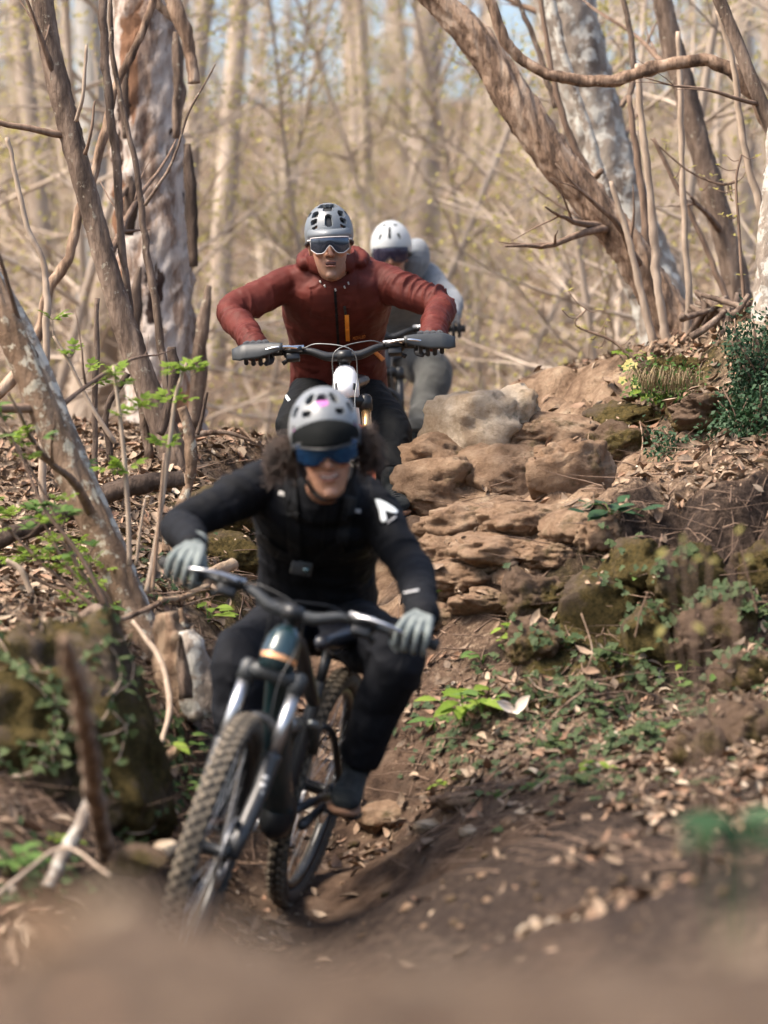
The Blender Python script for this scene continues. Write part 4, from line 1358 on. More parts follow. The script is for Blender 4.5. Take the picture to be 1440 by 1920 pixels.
def shoot(pts, tops, label, seed, me=L_COMP, smin=.045, smax=.075, mat=BK_TWIGP, group=None):
    """thin upright stem with young leaves in tufts at the given pixels"""
    rs = random.Random(seed)
    path, rad = pxpath(pts, 5)
    base = path[-1]
    r = empty('young_shoot', base)
    tag(r, label, 'shoot', group)
    build('stem', MB().tube([q - base for q in path], rad, 7), mat, r)
    for (px, py, n) in tops:
        c = P(px, py, pts[0][2])
        near = min(path, key=lambda q: (q - c).length)
        if (near - c).length > .03:
            build('twig', MB().tube(catmull([near - base, (near + c) / 2 - base - Vector((0, 0, .012)), c - base], 3), .0022, 5), mat, r)
        for k in range(n):
            a = rs.uniform(0, 6.283)
            leaf_at(r, me, c, Vector((math.cos(a), math.sin(a) * .8 - .2, rs.uniform(-.1, .9))), Vector((0, -.4, 1)), rs.uniform(smin, smax), base)
    return r
shoot([(212, 685, 10.6, 2.5), (222, 760, 10.6, 4), (232, 850, 10.6, 4.5), (240, 960, 10.6, 5), (243, 1060, 10.6, 5)], [(212, 700, 7), (236, 722, 5), (262, 765, 6), (228, 780, 4), (238, 880, 7), (205, 882, 4)], 'upright green-tipped shoot in front of the fallen log', 1)
shoot([(350, 680, 10.7, 2.5), (330, 740, 10.7, 4), (318, 830, 10.7, 4.5), (305, 930, 10.7, 5), (290, 1030, 10.65, 5), (275, 1110, 10.6, 6)], [(348, 690, 7), (325, 700, 5), (365, 700, 4), (320, 755, 4), (340, 752, 4), (308, 835, 8)], 'tall green-tipped shoot beside the bent dead branch', 2)
shoot([(308, 850, 10.6, 2.5), (300, 950, 10.6, 3.5), (292, 1040, 10.6, 4), (285, 1110, 10.6, 4)], [], 'bare tan shoot next to the tall green-tipped one', 3, mat=BK_TAN)
shoot([(272, 935, 10.7, 2), (262, 1000, 10.7, 3), (255, 1060, 10.7, 3.5)], [], 'short bare shoot behind the lichen trunk', 4)
shoot([(100, 630, 11.6, 2.5), (130, 680, 11.6, 3), (170, 760, 11.6, 4), (215, 830, 11.6, 5)], [(98, 600, 4), (140, 660, 5), (165, 695, 4), (180, 720, 4)], 'slanting leafy twig between the leaning trunks', 5)
sl = random.Random(33)
for k, (x0, y0, x1, y1, lab) in enumerate(((200, 1140, -10, 760, 'leafy shoot reaching the left edge at mid height'), (205, 1150, 40, 840, 'leafy shoot curving up left of the lichen trunk'), (210, 1150, -10, 960, 'low leafy shoot spreading left over the log'), (215, 1155, 70, 950, 'short leafy shoot over the fallen log'),
                                           (220, 1160, 120, 1010, 'leafy shoot just left of the lichen trunk'), (215, 1165, 20, 1060, 'lowest leafy shoot spreading left'), (225, 1165, 150, 870, 'leafy shoot crossing the lichen trunk'), (230, 1170, 165, 1040, 'short leafy shoot at the trunk base'))):
    y = 10.2 + .12 * k
    pts = []
    tops = []
    for t in np.linspace(0, 1, 5):
        x = x1 + (x0 - x1) * t ** 1.2
        yy = y1 + (y0 - y1) * t
        pts.append((x + sl.uniform(-12, 12), yy + sl.uniform(-8, 8), y, 2 + 3 * t))
    for j in range(9):
        i = sl.randrange(0, 4)
        tops.append((pts[i][0] + sl.uniform(-45, 45), pts[i][1] + sl.uniform(-35, 35), sl.randrange(3, 6)))
    tops.append((pts[0][0], pts[0][1], 6))
    shoot(pts, tops, lab, 50 + k, L_COMP if k % 3 else L_MID, .03, .06, BK_TWIG)
# budding twigs at right, in front of the trunks
for k, (pts, lab) in enumerate((([(1100, 580, 13.6, 1.5), (1080, 610, 13.6, 2), (1150, 640, 13.6, 3), (1200, 690, 13.6, 4)], 'budding twig arching over the trail from the right bank'), ([(1390, 290, 13.3, 2), (1380, 340, 13.3, 2.5), (1385, 420, 13.3, 3), (1390, 500, 13.3, 3.5), (1398, 600, 13.3, 4)], 'fine budding stem near the right edge'),
                                ([(1220, 260, 13.7, 1.5), (1290, 320, 13.7, 2), (1350, 345, 13.7, 2.5), (1383, 340, 13.7, 3)], 'budding twig reaching left across the slim right trunk'), ([(1000, 350, 15.5, 1.5), (1040, 380, 15.5, 2), (1090, 410, 15.5, 2.5), (1150, 450, 15.5, 3)], 'faint budding twig left of the leaning tan trunk'))):
    tops = []
    for j in range(14):
        i = sl.randrange(0, len(pts))
        tops.append((pts[i][0] + sl.uniform(-45, 45), pts[i][1] + sl.uniform(-40, 40), 3))
    shoot(pts, tops, lab, 80 + k, L_BUDL, .015, .03, BK_TWIG)

# dark evergreen shrub on the right bank
def shrub(px, py, y, wpx, hpx, n, label, seed, mat=LF_DARK, s=(.014, .026)):
    rs = random.Random(seed)
    base = P(px, py + hpx * .5, y)
    r = empty('evergreen_shrub', base)
    tag(r, label, 'shrub')
    lb = MB()
    for k in range(max(6, n // 60)):
        a = rs.uniform(-1, 1)
        tip = P(px + a * wpx * .5, py + rs.uniform(-.5, .3) * hpx, y + rs.uniform(-.15, .15))
        pts = catmull([Vector((0, 0, 0)), (tip - base) * .5 + Vector((rs.uniform(-.03, .03), 0, .02)), tip - base], 5)
        build('stem', MB().tube(pts, .003, 5), BK_TWIG, r)
        for j in range(60):
            q = Vector(pts[rs.randrange(3, len(pts))]) + Vector((rs.gauss(0, .03), rs.gauss(0, .03), rs.gauss(0, .03)))
            leaf_card(lb, q, rs.uniform(*s), rs)
    o = build('foliage', lb, mat, r)
    o['kind'] = 'stuff'
shrub(1420, 680, 12.3, 110, 190, 2400, 'dark evergreen shrub on the upper right bank at the edge', 1)
shrub(1395, 780, 12.1, 130, 130, 1800, 'dark evergreen shrub below the one at the right edge', 2)
shrub(1300, 850, 12.2, 170, 110, 1500, 'low dark evergreen shrub on the leafy right slope', 3)
shrub(1255, 720, 12.9, 150, 70, 900, 'low moss-green shrub on top of the right bank', 4, LF_MID)

# dry grass tuft, primroses, pale dead leaf
gt = empty('grass_tuft', P(1255, 735, 12.7))
tag(gt, 'tuft of dry grass hanging on the upper right bank', 'grass')
M_DRYG = pm('dry_grass', [(.17, .12, .06), (.28, .21, .11)], 20, .8)
gb = MB()
for k in range(90):
    rs = random.Random(600 + k)
    p = Vector((rs.uniform(-.11, .11), rs.uniform(-.06, .06), rs.uniform(-.01, .03)))
    d = Vector((rs.uniform(-.6, .4), rs.uniform(-.6, .1), 1))
    pts = [p, p + d * .05, p + d * .09 + Vector((0, -.02, -.02)), p + d * .11 + Vector((-.01, -.05, -.08))]
    gb.tube(catmull(pts, 3), [.0018] * 9 + [.0006], 3, cap=False)
o = build('blades', gb, M_DRYG, gt)
o['kind'] = 'stuff'
M_PRIM = pm('primrose_petal', [(.80, .68, .22), (.86, .78, .36)], 20, .6)
def primrose(px, py, label, seed):
    rs = random.Random(seed)
    g = on_ground(px, py)
    r = empty('primrose', g)
    tag(r, label, 'flower')
    for k in range(7):
        c = Vector((rs.uniform(-.07, .07), rs.uniform(-.05, .03), rs.uniform(.03, .08)))
        fb = MB()
        for j in range(5):
            a = j * 1.2566 + k
            dx, dz = math.cos(a), math.sin(a)
            fb.add([c, c + Vector((dx * .012 - dz * .008, -.002, dz * .012 + dx * .008)), c + Vector((dx * .021, 0, dz * .021)), c + Vector((dx * .012 + dz * .008, -.002, dz * .012 - dx * .008))], [(0, 1, 2, 3)])
        build('blossom', fb, M_PRIM, r)
    for k in range(8):
        a = k * .8
        leaf_at(r, L_MID, g + Vector((0, 0, .012)), (math.cos(a), math.sin(a), .3), (0, 0, 1), .06, g)
primrose(1205, 712, 'pale yellow primrose clump on the right bank top', 1)
primrose(1195, 745, 'pale yellow primrose clump lower on the right bank', 2)
M_PALELEAF = pm('bleached_leaf', [(.55, .47, .38), (.72, .66, .58)], 30, .8)
g = on_ground(965, 1355)
dl = empty('dead_leaf', g)
tag(dl, 'bleached curled dead leaf lying below the bank', 'leaf')
PL = leaf_mesh('leaf_blade', OVAL, M_PALELEAF, .5, -.3)
for (d, s) in (((-.9, -.2, .35), .075), ((.7, -.3, .6), .08), ((.1, -.5, -.2), .05)):
    q = leaf_at(dl, PL, g + Vector((0, -.02, .035)), d, (0, -1, .6), s, g)
    q.name = 'leaf_blade'
# out-of-focus plants close to the camera on the right
def near_plant(px, py, y, label, seed, me, spots, sz, mat):
    base = Vector((P(px, py, y).x, y, float(gz(P(px, py, y).x, y))))
    r = empty('leafy_plant', base)
    tag(r, label, 'plant')
    rs = random.Random(seed)
    for (sx, sy, dx, dz, s) in spots:
        c = P(sx, sy, y + rs.uniform(-.1, .1))
        build('stem', MB().tube(catmull([Vector((0, 0, 0)), (c - base) * .55 + Vector((0, 0, .05)), c - base], 4), .002, 5), mat, r)
        leaf_at(r, me, c, (dx, -.25, dz), (0, -.7, .7), s * sz, base)
near_plant(1360, 1700, 5.2, 'blurred drooping green leaves near the camera at right', 3, L_DARK, [(1370, 1540, -1, .05, 1.2), (1330, 1535, -.2, -1, .75), (1365, 1530, .1, -1, .8), (1400, 1530, .3, -1, .7), (1390, 1530, 1, .05, 1.0), (1430, 1560, .5, -.7, .6), (1300, 1560, -.5, -.8, .5)], .075, LF_DARK)
near_plant(1320, 1400, 7.2, 'blurred yellow-leaved stalk in front of the right bank', 4, L_BUDL, [(1250, 1030, -.5, -.3, 1), (1300, 1050, .4, .2, .8), (1245, 1175, -.4, -.4, 1), (1300, 1170, .5, -.3, 1.1), (1330, 1050, .6, 0, .7), (1380, 1000, .3, .4, .8), (1280, 1020, 0, .6, .8), (1400, 1040, .3, -.4, .8), (1330, 1120, -.3, -.5, .8)], .028, BK_TWIG)

# ------------------------------------------------------------------ bicycles
M_RUBBER = pm('tyre_rubber', [(.035, .032, .028), (.085, .070, .052)], 25, .85, bdist=.001, bscale=120)
M_RUBBER_DUST = pm('dusty_tread_rubber', [(.10, .085, .065), (.22, .18, .13)], 18, .9, bdist=.001, bscale=120)
M_BLACKMETAL = pm('black_anodised_metal', [(.012, .013, .014), (.028, .030, .032)], 12, .38, .3)
M_GREYMETAL = pm('brushed_grey_metal', [(.32, .33, .34), (.55, .56, .57)], 14, .3, .9)
M_ALU = pm('polished_alloy', [(.62, .63, .64), (.8, .8, .8)], 10, .22, 1.0)
M_TEAL = pm('dark_teal_frame_paint', [(.010, .028, .034), (.018, .045, .052)], 5, .28, .2, coat=.8)
M_WHITE = pm('white_frame_paint', [(.80, .81, .83), (.88, .88, .89)], 5, .3, coat=.6)
M_ORANGE = pm('orange_fork_paint', [(.75, .16, .04), (.85, .22, .06)], 5, .35, coat=.6)
M_BRONZE = pm('bronze_stanchion_coating', [(.62, .36, .16), (.72, .45, .22)], 8, .22, .9)
M_STRIPE = pm('copper_stripe', [(.75, .36, .16), (.85, .45, .22)], 8, .35, .4)
M_DARKFRAME = pm('dull_black_frame_paint', [(.02, .021, .022), (.035, .035, .036)], 5, .45, coat=.2)
M_GRIP = pm('rubber_grip', [(.02, .02, .02), (.04, .04, .038)], 60, .8, bdist=.001, bscale=150)
M_SADDLE = pm('saddle_cover', [(.008, .009, .012), (.016, .017, .022)], 20, .35, spec=.5)
M_GUARD = pm('matte_plastic_guard', [(.026, .030, .032), (.040, .044, .046)], 30, .5)
M_SHOCK = pm('grey_rocker_link', [(.15, .16, .16), (.24, .25, .25)], 12, .4, .6)
M_LETTER = pm('pale_grey_print', [(.42, .43, .44), (.5, .5, .5)], 30, .5)

WR, TR = .335, .031            # wheel: radius to tyre centre, tyre half width

def wheel(bike, M, name, spokes=28, rimmat=None, front=True, disc_side=1):
    """rim with tyre, tread, hub, spokes and brake disc, built about its axle (axis y)"""
    rim = build(name, MB().torus((0, 0, 0), (0, 1, 0), .302, .013, 72, 10, 1.25).xf(M), rimmat or M_BLACKMETAL, bike)
    build('tyre', MB().torus((0, 0, 0), (0, 1, 0), WR, TR - .004, 96, 16, 1.06).xf(M), M_RUBBER, rim)
    kb = MB()
    n = 68
    for i in range(n):
        for (off, ph, sx, sy, sz) in ((-.012, 0, .0075, .0065, .0045), (.012, .5, .0075, .0065, .0045), (-.027, .5, .0085, .0055, .005), (.027, 0, .0085, .0055, .005)):
            th = 2 * math.pi * (i + ph) / n
            rad = Vector((math.cos(th), 0, math.sin(th)))
            tan = Vector((-math.sin(th), 0, math.cos(th)))
            tilt = off / .040
            nrm = (rad * math.cos(tilt) + Vector((0, 1, 0)) * math.sin(tilt)).normalized()
            lat = tan.cross(nrm)
            c = rad * WR + (rad * math.cos(tilt * 1.15) + Vector((0, 1, 0)) * math.sin(tilt * 1.15)) * (TR - .001)
            kb.box(c, tan * sx, lat * sy, nrm * sz)
    tread = build('tread', kb.xf(M), M_RUBBER_DUST, rim, smooth=False)
    tread['kind'] = 'stuff'
    hub = MB().tube([(0, -.055, 0), (0, -.05, 0), (0, -.03, 0), (0, .03, 0), (0, .05, 0), (0, .055, 0)], [.012, .03, .018, .018, .03, .012], 16)
    build('hub', hub.xf(M), M_BLACKMETAL, rim)
    if spokes:
        sm = MB().rod((.028, 0, 0), (.292, 0, 0), .0011, n=5).mesh('spoke')
        sm.materials.append(M_GREYMETAL)
        for i in range(spokes):
            th = 2 * math.pi * i / spokes
            s = 1 if i % 2 else -1
            k = .25 * (1 if (i // 2) % 2 else -1)
            L = M @ Matrix.Rotation(th, 4, 'Y') @ Matrix.Translation((0, s * .028, 0)) @ Matrix.Rotation(-s * .095, 4, 'Z')
            share('spoke', sm, rim, L)
    db = MB()
    r0, r1 = (.072, .1)
    ringv, f = [], []
    nn = 48
    y = disc_side * .045
    for i in range(nn):
        th = 2 * math.pi * i / nn
        for r_, yy in ((r0, y - .001), (r1, y - .001), (r1, y + .001), (r0, y + .001)):
            ringv.append((r_ * math.cos(th), yy, r_ * math.sin(th)))
    for i in range(nn):
        a, b2 = i * 4, ((i + 1) % nn) * 4
        for k in range(4):
            f.append((a + k, b2 + k, b2 + (k + 1) % 4, a + (k + 1) % 4))
    db.add(ringv, f)
    for k in range(6):
        th = k * math.pi / 3
        db.box((math.cos(th) * .052, y, math.sin(th) * .052), Vector((math.cos(th + .3), 0, math.sin(th + .3))) * .026, (0, .001, 0), Vector((-math.sin(th + .3), 0, math.cos(th + .3))) * .004)
    build('brake_disc', db.xf(M), M_GREYMETAL, rim)
    return rim

def make_bike(Fa, Ra, lean, steer, st, label, group=None):
    """Fa, Ra: world places of the front and rear axle; lean: tilt of the frame to rider's left"""
    fwd = (Fa - Ra)
    wb = fwd.length
    fwd.normalize()
    up0 = (Vector((0, 0, 1)) - fwd * fwd.z).normalized()
    left0 = up0.cross(fwd)
    up = up0 * math.cos(lean) + left0 * math.sin(lean)
    left = up.cross(fwd)
    M = basis(fwd, left, up, Ra)
    root = empty('mountain_bike', M=M)
    tag(root, label, 'bicycle', group)
    fm, dm = st['frame'], st.get('frame2', st['frame'])
    bb = Vector((.44, 0, -.03))
    ha = R(65)
    u = Vector((-math.cos(ha), 0, math.sin(ha)))
    nn = Vector((math.sin(ha), 0, math.cos(ha)))
    A0 = Vector((wb, 0, 0)) - nn * .044
    crown = A0 + u * .505
    S = Matrix.Translation(A0) @ Matrix.Rotation(steer, 4, u) @ Matrix.Translation(-A0)
    # --- frame
    h0, h1 = crown + u * .012, crown + u * .135
    ht = MB().tube([h0, h0 + u * .01, h0 + u * .06, h1 - u * .012, h1], [.034, .040, .037, .036, .030], 20, ecc=[1, 1.1, 1.1, 1.05, 1])
    if st.get('shroud'):
        ht.tube([h0 + u * .004 + nn * .006, h0 + u * .05 + nn * .012, h1 - u * .03 + nn * .008, h1 - u * .004], [.050, .050, .047, .038], 20)
    build('head_tube', ht, fm, root)
    if st.get('band'):
        build('stripe', MB().tube([h0 + u * .030 + nn * .009, h0 + u * .045 + nn * .0105], [.0512, .0512], 24, cap=False), st['band'], root)
    dpath = [h0 + u * .045 - nn * .01, h0 + u * .0 + Vector((-.10, 0, -.03)), (h0 + bb) / 2 + Vector((-.01, 0, -.02)), bb + Vector((.05, 0, .05)), bb]
    build('down_tube', MB().tube(catmull(dpath, 4), list(np.interp(np.linspace(0, 1, 17), [0, .2, .5, .9, 1], [.034, .040, .044, .046, .046])), 18), fm, root)
    sj = Vector((.345, 0, .30))
    build('top_tube', MB().tube(catmull([h1 - u * .035 - nn * .012, h1 + Vector((-.15, 0, -.05)), sj + Vector((.12, 0, .06)), sj], 4), list(np.linspace(.029, .018, 13)), 16), dm, root)
    build('seat_tube', MB().tube([bb + Vector((-.012, 0, .02)), sj, sj + Vector((-.014, 0, .06))], [.024, .019, .019], 16), dm, root)
    build('motor_cover', MB().ellipsoid(bb + Vector((.01, 0, .01)), (.085, 0, 0), (0, .052, 0), (0, 0, .075)), M_BLACKMETAL, root)
    for s in (-1, 1):
        build('chainstay', MB().tube(catmull([bb + Vector((-.03, s * .03, .02)), (.28, s * .058, .012), (.1, s * .072, .006), (0, s * .074, 0)], 4), [.014] * 13, 10), dm, root)
        build('seatstay', MB().tube(catmull([Vector((.30, s * .03, .235)), (.24, s * .056, .21), (.1, s * .070, .09), (0, s * .074, .005)], 4), [.011] * 13, 10), dm, root)
        build('rocker_link', MB().tube([(.33, s * .034, .16), (.39, s * .034, .245), (.46, s * .030, .26)], [.013, .016, .012], 10), M_SHOCK, root)
    build('shock_absorber', MB().tube([(.46, 0, .25), (.53, 0, .255), (.531, 0, .255), (.66, 0, .27)], [.013, .013, .024, .024], 16), M_SHOCK, root)
    post_top = sj + Vector((-.03, 0, .155))
    build('seat_post', MB().tube([sj + Vector((-.012, 0, .05)), post_top], [.0155, .0155], 14), M_BLACKMETAL, root)
    # saddle: nose forward, wide tail
    rings = []
    for (x, w, t, z) in ((.155, .012, .012, -.005), (.14, .022, .018, 0), (.08, .027, .022, .002), (.0, .034, .026, .0), (-.06, .055, .028, .004), (-.10, .070, .026, .010), (-.125, .066, .022, .013), (-.14, .035, .012, .012)):
        c = post_top + Vector((x - .005, 0, z + .035))
        rings.append([c + Vector((0, w * math.cos(a), t * math.sin(a) * (1 if math.sin(a) > 0 else 1.3))) for a in np.linspace(0, 2 * math.pi, 18, endpoint=False)])
    sd = build('saddle', MB().loft(rings), M_SADDLE, root)
    rl = MB()
    build('saddle_rail', MB().tube(catmull([post_top + Vector((-.10, .022, .02)), post_top + Vector((-.04, .022, 0)), post_top + Vector((.05, .022, 0)), post_top + Vector((.13, .012, .022))], 3), .0035, 6), M_GREYMETAL, sd)
    build('saddle_rail', MB().tube(catmull([post_top + Vector((-.10, -.022, .02)), post_top + Vector((-.04, -.022, 0)), post_top + Vector((.05, -.022, 0)), post_top + Vector((.13, -.012, .022))], 3), .0035, 6), M_GREYMETAL, sd)
    # --- drive
    ca = st.get('crank', 0.0)
    peds = {}
    for s in (1, -1):
        d = Vector((math.cos(ca), 0, math.sin(ca))) * (1 if s == 1 else -1)
        c0, c1 = bb + Vector((0, s * .075, 0)), bb + d * .165 + Vector((0, s * .088, 0))
        arm = build('crank_arm', MB().tube([c0 - d * .02, c0, (c0 + c1) / 2, c1, c1 + d * .014], [.012, .018, .013, .014, .009], 12), M_BLACKMETAL, root)
        pc = c1 + Vector((0, s * .062, 0))
        pm_ = MB()
        pm_.box(pc + Vector((.042, 0, 0)), (.008, 0, 0), (0, .048, 0), (0, 0, .007), .003)
        pm_.box(pc - Vector((.042, 0, 0)), (.008, 0, 0), (0, .048, 0), (0, 0, .007), .003)
        pm_.box(pc + Vector((0, .044, 0)), (.036, 0, 0), (0, .007, 0), (0, 0, .007), .003)
        pm_.box(pc - Vector((0, .044, 0)), (.036, 0, 0), (0, .007, 0), (0, 0, .007), .003)
        pm_.rod(c1, pc + Vector((0, s * .045, 0)), .008, n=10)
        build('pedal', pm_, M_BLACKMETAL, root)
        peds[s] = pc
    cr = MB().torus(bb + Vector((0, -.062, 0)), (0, 1, 0), .062, .004, 48, 6)
    for k in range(4):
        th = k * math.pi / 2 + .4
        cr.rod(bb + Vector((0, -.062, 0)), bb + Vector((math.cos(th) * .06, -.062, math.sin(th) * .06)), .006, n=6)
    build('chainring', cr, M_GREYMETAL, root)
    ch = MB()
    ch.tube([bb + Vector((0, -.062, .064)), (.02, -.06, .045)], .004, 6)
    ch.tube([bb + Vector((0, -.062, -.064)), (.05, -.06, -.13), (.01, -.06, -.13)], .004, 6)
    build('chain', ch, M_GREYMETAL, root)
    cs = MB()
    for k in range(7):
        cs.torus((0, -.040 - k * .0035, 0), (0, 1, 0), .075 - k * .008, .0025, 36, 5)
    build('cassette', cs, M_GREYMETAL, root)
    build('rear_derailleur', MB().tube([(0, -.065, -.01), (.01, -.066, -.06), (.03, -.062, -.13)], [.012, .016, .010], 10), M_BLACKMETAL, root)
    wheel(root, Matrix.Identity(4), 'rear_wheel', st.get('spokes', 28), st.get('rim'))
    # --- front end turns with the bars
    ff = lambda mb: mb.xf(S)
    cr_ = MB()
    cr_.tube([crown + Vector((0, -.068, 0)), crown + Vector((0, -.03, .012)), crown + Vector((0, .03, .012)), crown + Vector((0, .068, 0))], [.022, .026, .026, .022], 16)
    for s in (-1, 1):
        cr_.tube([crown + Vector((0, s * .070, 0)) - u * .03, crown + Vector((0, s * .070, 0)) + u * .02, crown + Vector((0, s * .070, 0)) + u * .03], [.024, .024, .017], 16)
    build('fork_crown', ff(cr_), st['crown'], root)
    for s in (-1, 1):
        l0 = crown + Vector((0, s * .070, 0))
        low_top = Vector((wb, s * .070, 0)) + u * .30 - nn * .044
        build('stanchion', ff(MB().rod(l0, low_top - u * .01, .0180, n=20)), st['stanchion'], root)
        axp = Vector((wb, s * .062, 0))
        lw = MB().tube([low_top, low_top - u * .012, low_top - u * .10, axp + u * .06 - nn * .02, axp], [.0255, .0245, .0225, .0225, .019], 18)
        lo = build('fork_lower', ff(lw), st['lower'], root)
        if st.get('letters'):
            lb = MB()
            for q in range(6):
                c = low_top - u * (.07 + q * .022) + nn * .0228 + Vector((0, s * .004, 0))
                lb.box(c, u * .007, (0, .0075, 0), nn * .0006)
            build('fork_print', ff(lb), M_LETTER, lo)
    ao = -nn * .085 if st.get('rear_arch') else nn * 0
    arch = [Vector((wb, -.066, 0)) + u * .285 - nn * .03 + ao * .4, Vector((wb, -.062, 0)) + u * .365 + ao, Vector((wb, 0, 0)) + u * .400 + nn * .015 + ao, Vector((wb, .062, 0)) + u * .365 + ao, Vector((wb, .066, 0)) + u * .285 - nn * .03 + ao * .4]
    build('fork_arch', ff(MB().tube(catmull(arch, 5), .013, 10, up=(1, 0, 0))), st['lower'], root)
    if st.get('mudguard'):
        rows = []
        for k in np.linspace(-.35, .75, 14):
            th = R(112) - k
            c = Vector((wb + math.cos(th) * .392, 0, math.sin(th) * .392))
            w = .045 * (1 - .35 * abs(k - .1))
            rows.append([c + Vector((0, w * q, 0)) - Vector((math.cos(th), 0, math.sin(th))) * (.018 * q * q) for q in np.linspace(-1, 1, 9)])
        mg = with_mods(MB().grid(rows), [('SOLIDIFY', dict(thickness=.003))])
        mg.transform(S)
        link('mudguard', mg, M_GUARD, root)
    build('front_axle', ff(MB().rod((wb, -.078, 0), (wb, .078, 0), .011, n=14)), M_BLACKMETAL, root)
    build('brake_caliper', ff(MB().box(Vector((wb, .06, 0)) + u * .10 - nn * .055, u * .035, (0, .012, 0), nn * .018, .005)), M_BLACKMETAL, root)
    wheel(root, S @ Matrix.Translation((wb, 0, 0)), 'front_wheel', st.get('spokes', 28), st.get('rim'))
    # stem, bar, grips, levers
    sc_ = h1 + u * .028
    bc = sc_ + nn * .042 + u * .012
    stm = MB().tube([h1 - u * .004, h1 + u * .045], [.021, .020], 16)
    stm.tube([sc_, bc - nn * .012], [.018, .017], 14)
    stm.tube([bc + Vector((0, -.026, 0)), bc + Vector((0, .026, 0))], [.0235, .0235], 18)
    build('stem', ff(stm), M_BLACKMETAL, root)
    bp, br = [], []
    for (y, rise, back, r_) in ((-.395, .046, .050, .0112), (-.30, .041, .034, .0112), (-.20, .036, .016, .0115), (-.13, .030, .004, .0135), (-.075, .006, 0, .0168), (-.045, 0, 0, .0175), (.045, 0, 0, .0175), (.075, .006, 0, .0168), (.13, .030, .004, .0135), (.20, .036, .016, .0115), (.30, .041, .034, .0112), (.395, .046, .050, .0112)):
        bp.append((*(bc + Vector((0, y, 0)) + u * rise - nn * back), r_))
    bp = catmull(bp, 4)
    build('handlebar', ff(MB().tube([q[:3] for q in bp], [q[3] for q in bp], 14, up=(1, 0, 0))), st.get('bar', M_BLACKMETAL), root)
    def barpt(y):
        s = 1 if y > 0 else -1
        a = abs(y)
        return bc + Vector((0, y, 0)) + u * np.interp(a, [0, .045, .075, .13, .2, .3, .395], [0, 0, .006, .030, .036, .041, .046]) - nn * np.interp(a, [0, .13, .2, .3, .395], [0, .004, .016, .034, .050])
    grips = {}
    for s in (-1, 1):
        g0, g1 = barpt(s * .262), barpt(s * .392)
        ax = (g1 - g0).normalized()
        gm = MB().tube([g0, g0 + ax * .006, g0 + ax * .007] + [g0 + ax * (.01 + .0105 * k) for k in range(11)] + [g1 - ax * .006, g1 + ax * .004], [.0185, .0185, .016] + [.0158 + .0007 * (k % 2) for k in range(11)] + [.0175, .016], 16)
        build('grip', ff(gm), M_GRIP, root)
        lv0 = barpt(s * .215) + nn * .018 - u * .006
        clamp = MB().torus(barpt(s * .215), ax, .0165, .0055, 24, 8, 1.4)
        clamp.tube([lv0, lv0 + nn * .012 + Vector((0, -s * .02, 0)), lv0 + nn * .020 + Vector((0, -s * .06, 0))], [.011, .013, .011], 12)
        lev = build('brake_lever', ff(clamp), M_BLACKMETAL, root)
        bl = MB().tube(catmull([lv0 + nn * .018 + Vector((0, -s * .05, .004)), lv0 + nn * .036 + Vector((0, -s * .01, .004)), lv0 + nn * .045 + Vector((0, s * .04, 0)), lv0 + nn * .036 + Vector((0, s * .088, -.004)) - nn * .004], 4), [.0065] * 5 + [.0055] * 4 + [.005] * 4, 8)
        build('lever_blade', ff(bl), st.get('lever', M_GREYMETAL), lev)
        rs = MB().tube([lv0 + nn * .006 + Vector((0, -s * .068, .012)), lv0 + nn * .006 + Vector((0, s * .006, .012))], [.0085, .0095], 10)
        build('lever_reservoir', ff(rs), st.get('lever', M_GREYMETAL), lev)
        sh = MB().box(barpt(s * .19) - u * .028 + nn * .012, (0, .026, 0), u * .014, nn * .016, .005)
        sh.tube([barpt(s * .19) - u * .02, barpt(s * .23) - u * .045 + nn * .0], [.006, .009], 8)
        build('shift_lever', ff(sh), M_BLACKMETAL, root)
        hs = s
        cb = catmull([lv0 + nn * .02 + Vector((0, -s * .062, 0)), barpt(s * .09) + nn * .055 + u * .02, bc + nn * .075 + Vector((0, -s * .03, 0)) - u * .01, h1 + nn * .062 + Vector((0, -s * .045, 0)) - u * .05, h0 + nn * .03 + Vector((0, -s * .045, 0)) + u * .01 if s > 0 else crown + nn * .06 + Vector((0, .03, 0)) - u * .05, (h0 + Vector((-.06, -s * .04, -.03))) if s > 0 else Vector((wb, .06, 0)) + u * .2 - nn * .07], 6)
        build('brake_cable', ff(MB().tube(cb, .0022, 6)), st.get('cable', M_BLACKMETAL), root)
        gc = barpt(s * .325)
        Mw = M @ S
        grips[s] = (Mw @ gc, (Mw.to_3x3() @ ax * 1.0).normalized(), (Mw.to_3x3() @ nn).normalized(), (Mw.to_3x3() @ u).normalized())
        if st.get('guards'):
            rows = []
            for a in np.linspace(0, 1, 15):
                y = .225 + .19 * a
                zt = np.interp(a, [0, .2, .7, 1], [.010, .016, .020, .014])
                zb = np.interp(a, [0, .15, .5, .85, 1], [-.014, -.026, -.042, -.044, -.028])
                fw = .062 - .05 * max(0, a - .8) * 5 * .6
                c = barpt(s * min(y, .395)) + (Vector((0, s * (y - .395), 0)) if y > .395 else Vector((0, 0, 0)))
                rows.append([c + nn * (fw + .008 * math.cos(q * 1.5)) + u * ((zt + zb) / 2 + (zt - zb) / 2 * q) for q in np.linspace(-1, 1, 9)])
            gd = with_mods(MB().grid(rows), [('SOLIDIFY', dict(thickness=.004, offset=0))])
            gd.transform(S)
            gh = link('hand_guard', gd, M_GUARD, root)
            br_ = MB().tube(catmull([barpt(s * .235), barpt(s * .23) + nn * .035, barpt(s * .24) + nn * .062], 4), .008, 8)
            build('guard_bracket', ff(br_), M_BLACKMETAL, gh)
    build('top_cap', ff(MB().tube([h1 + u * .045, h1 + u * .055], [.018, .014], 14)), M_BLACKMETAL, root)
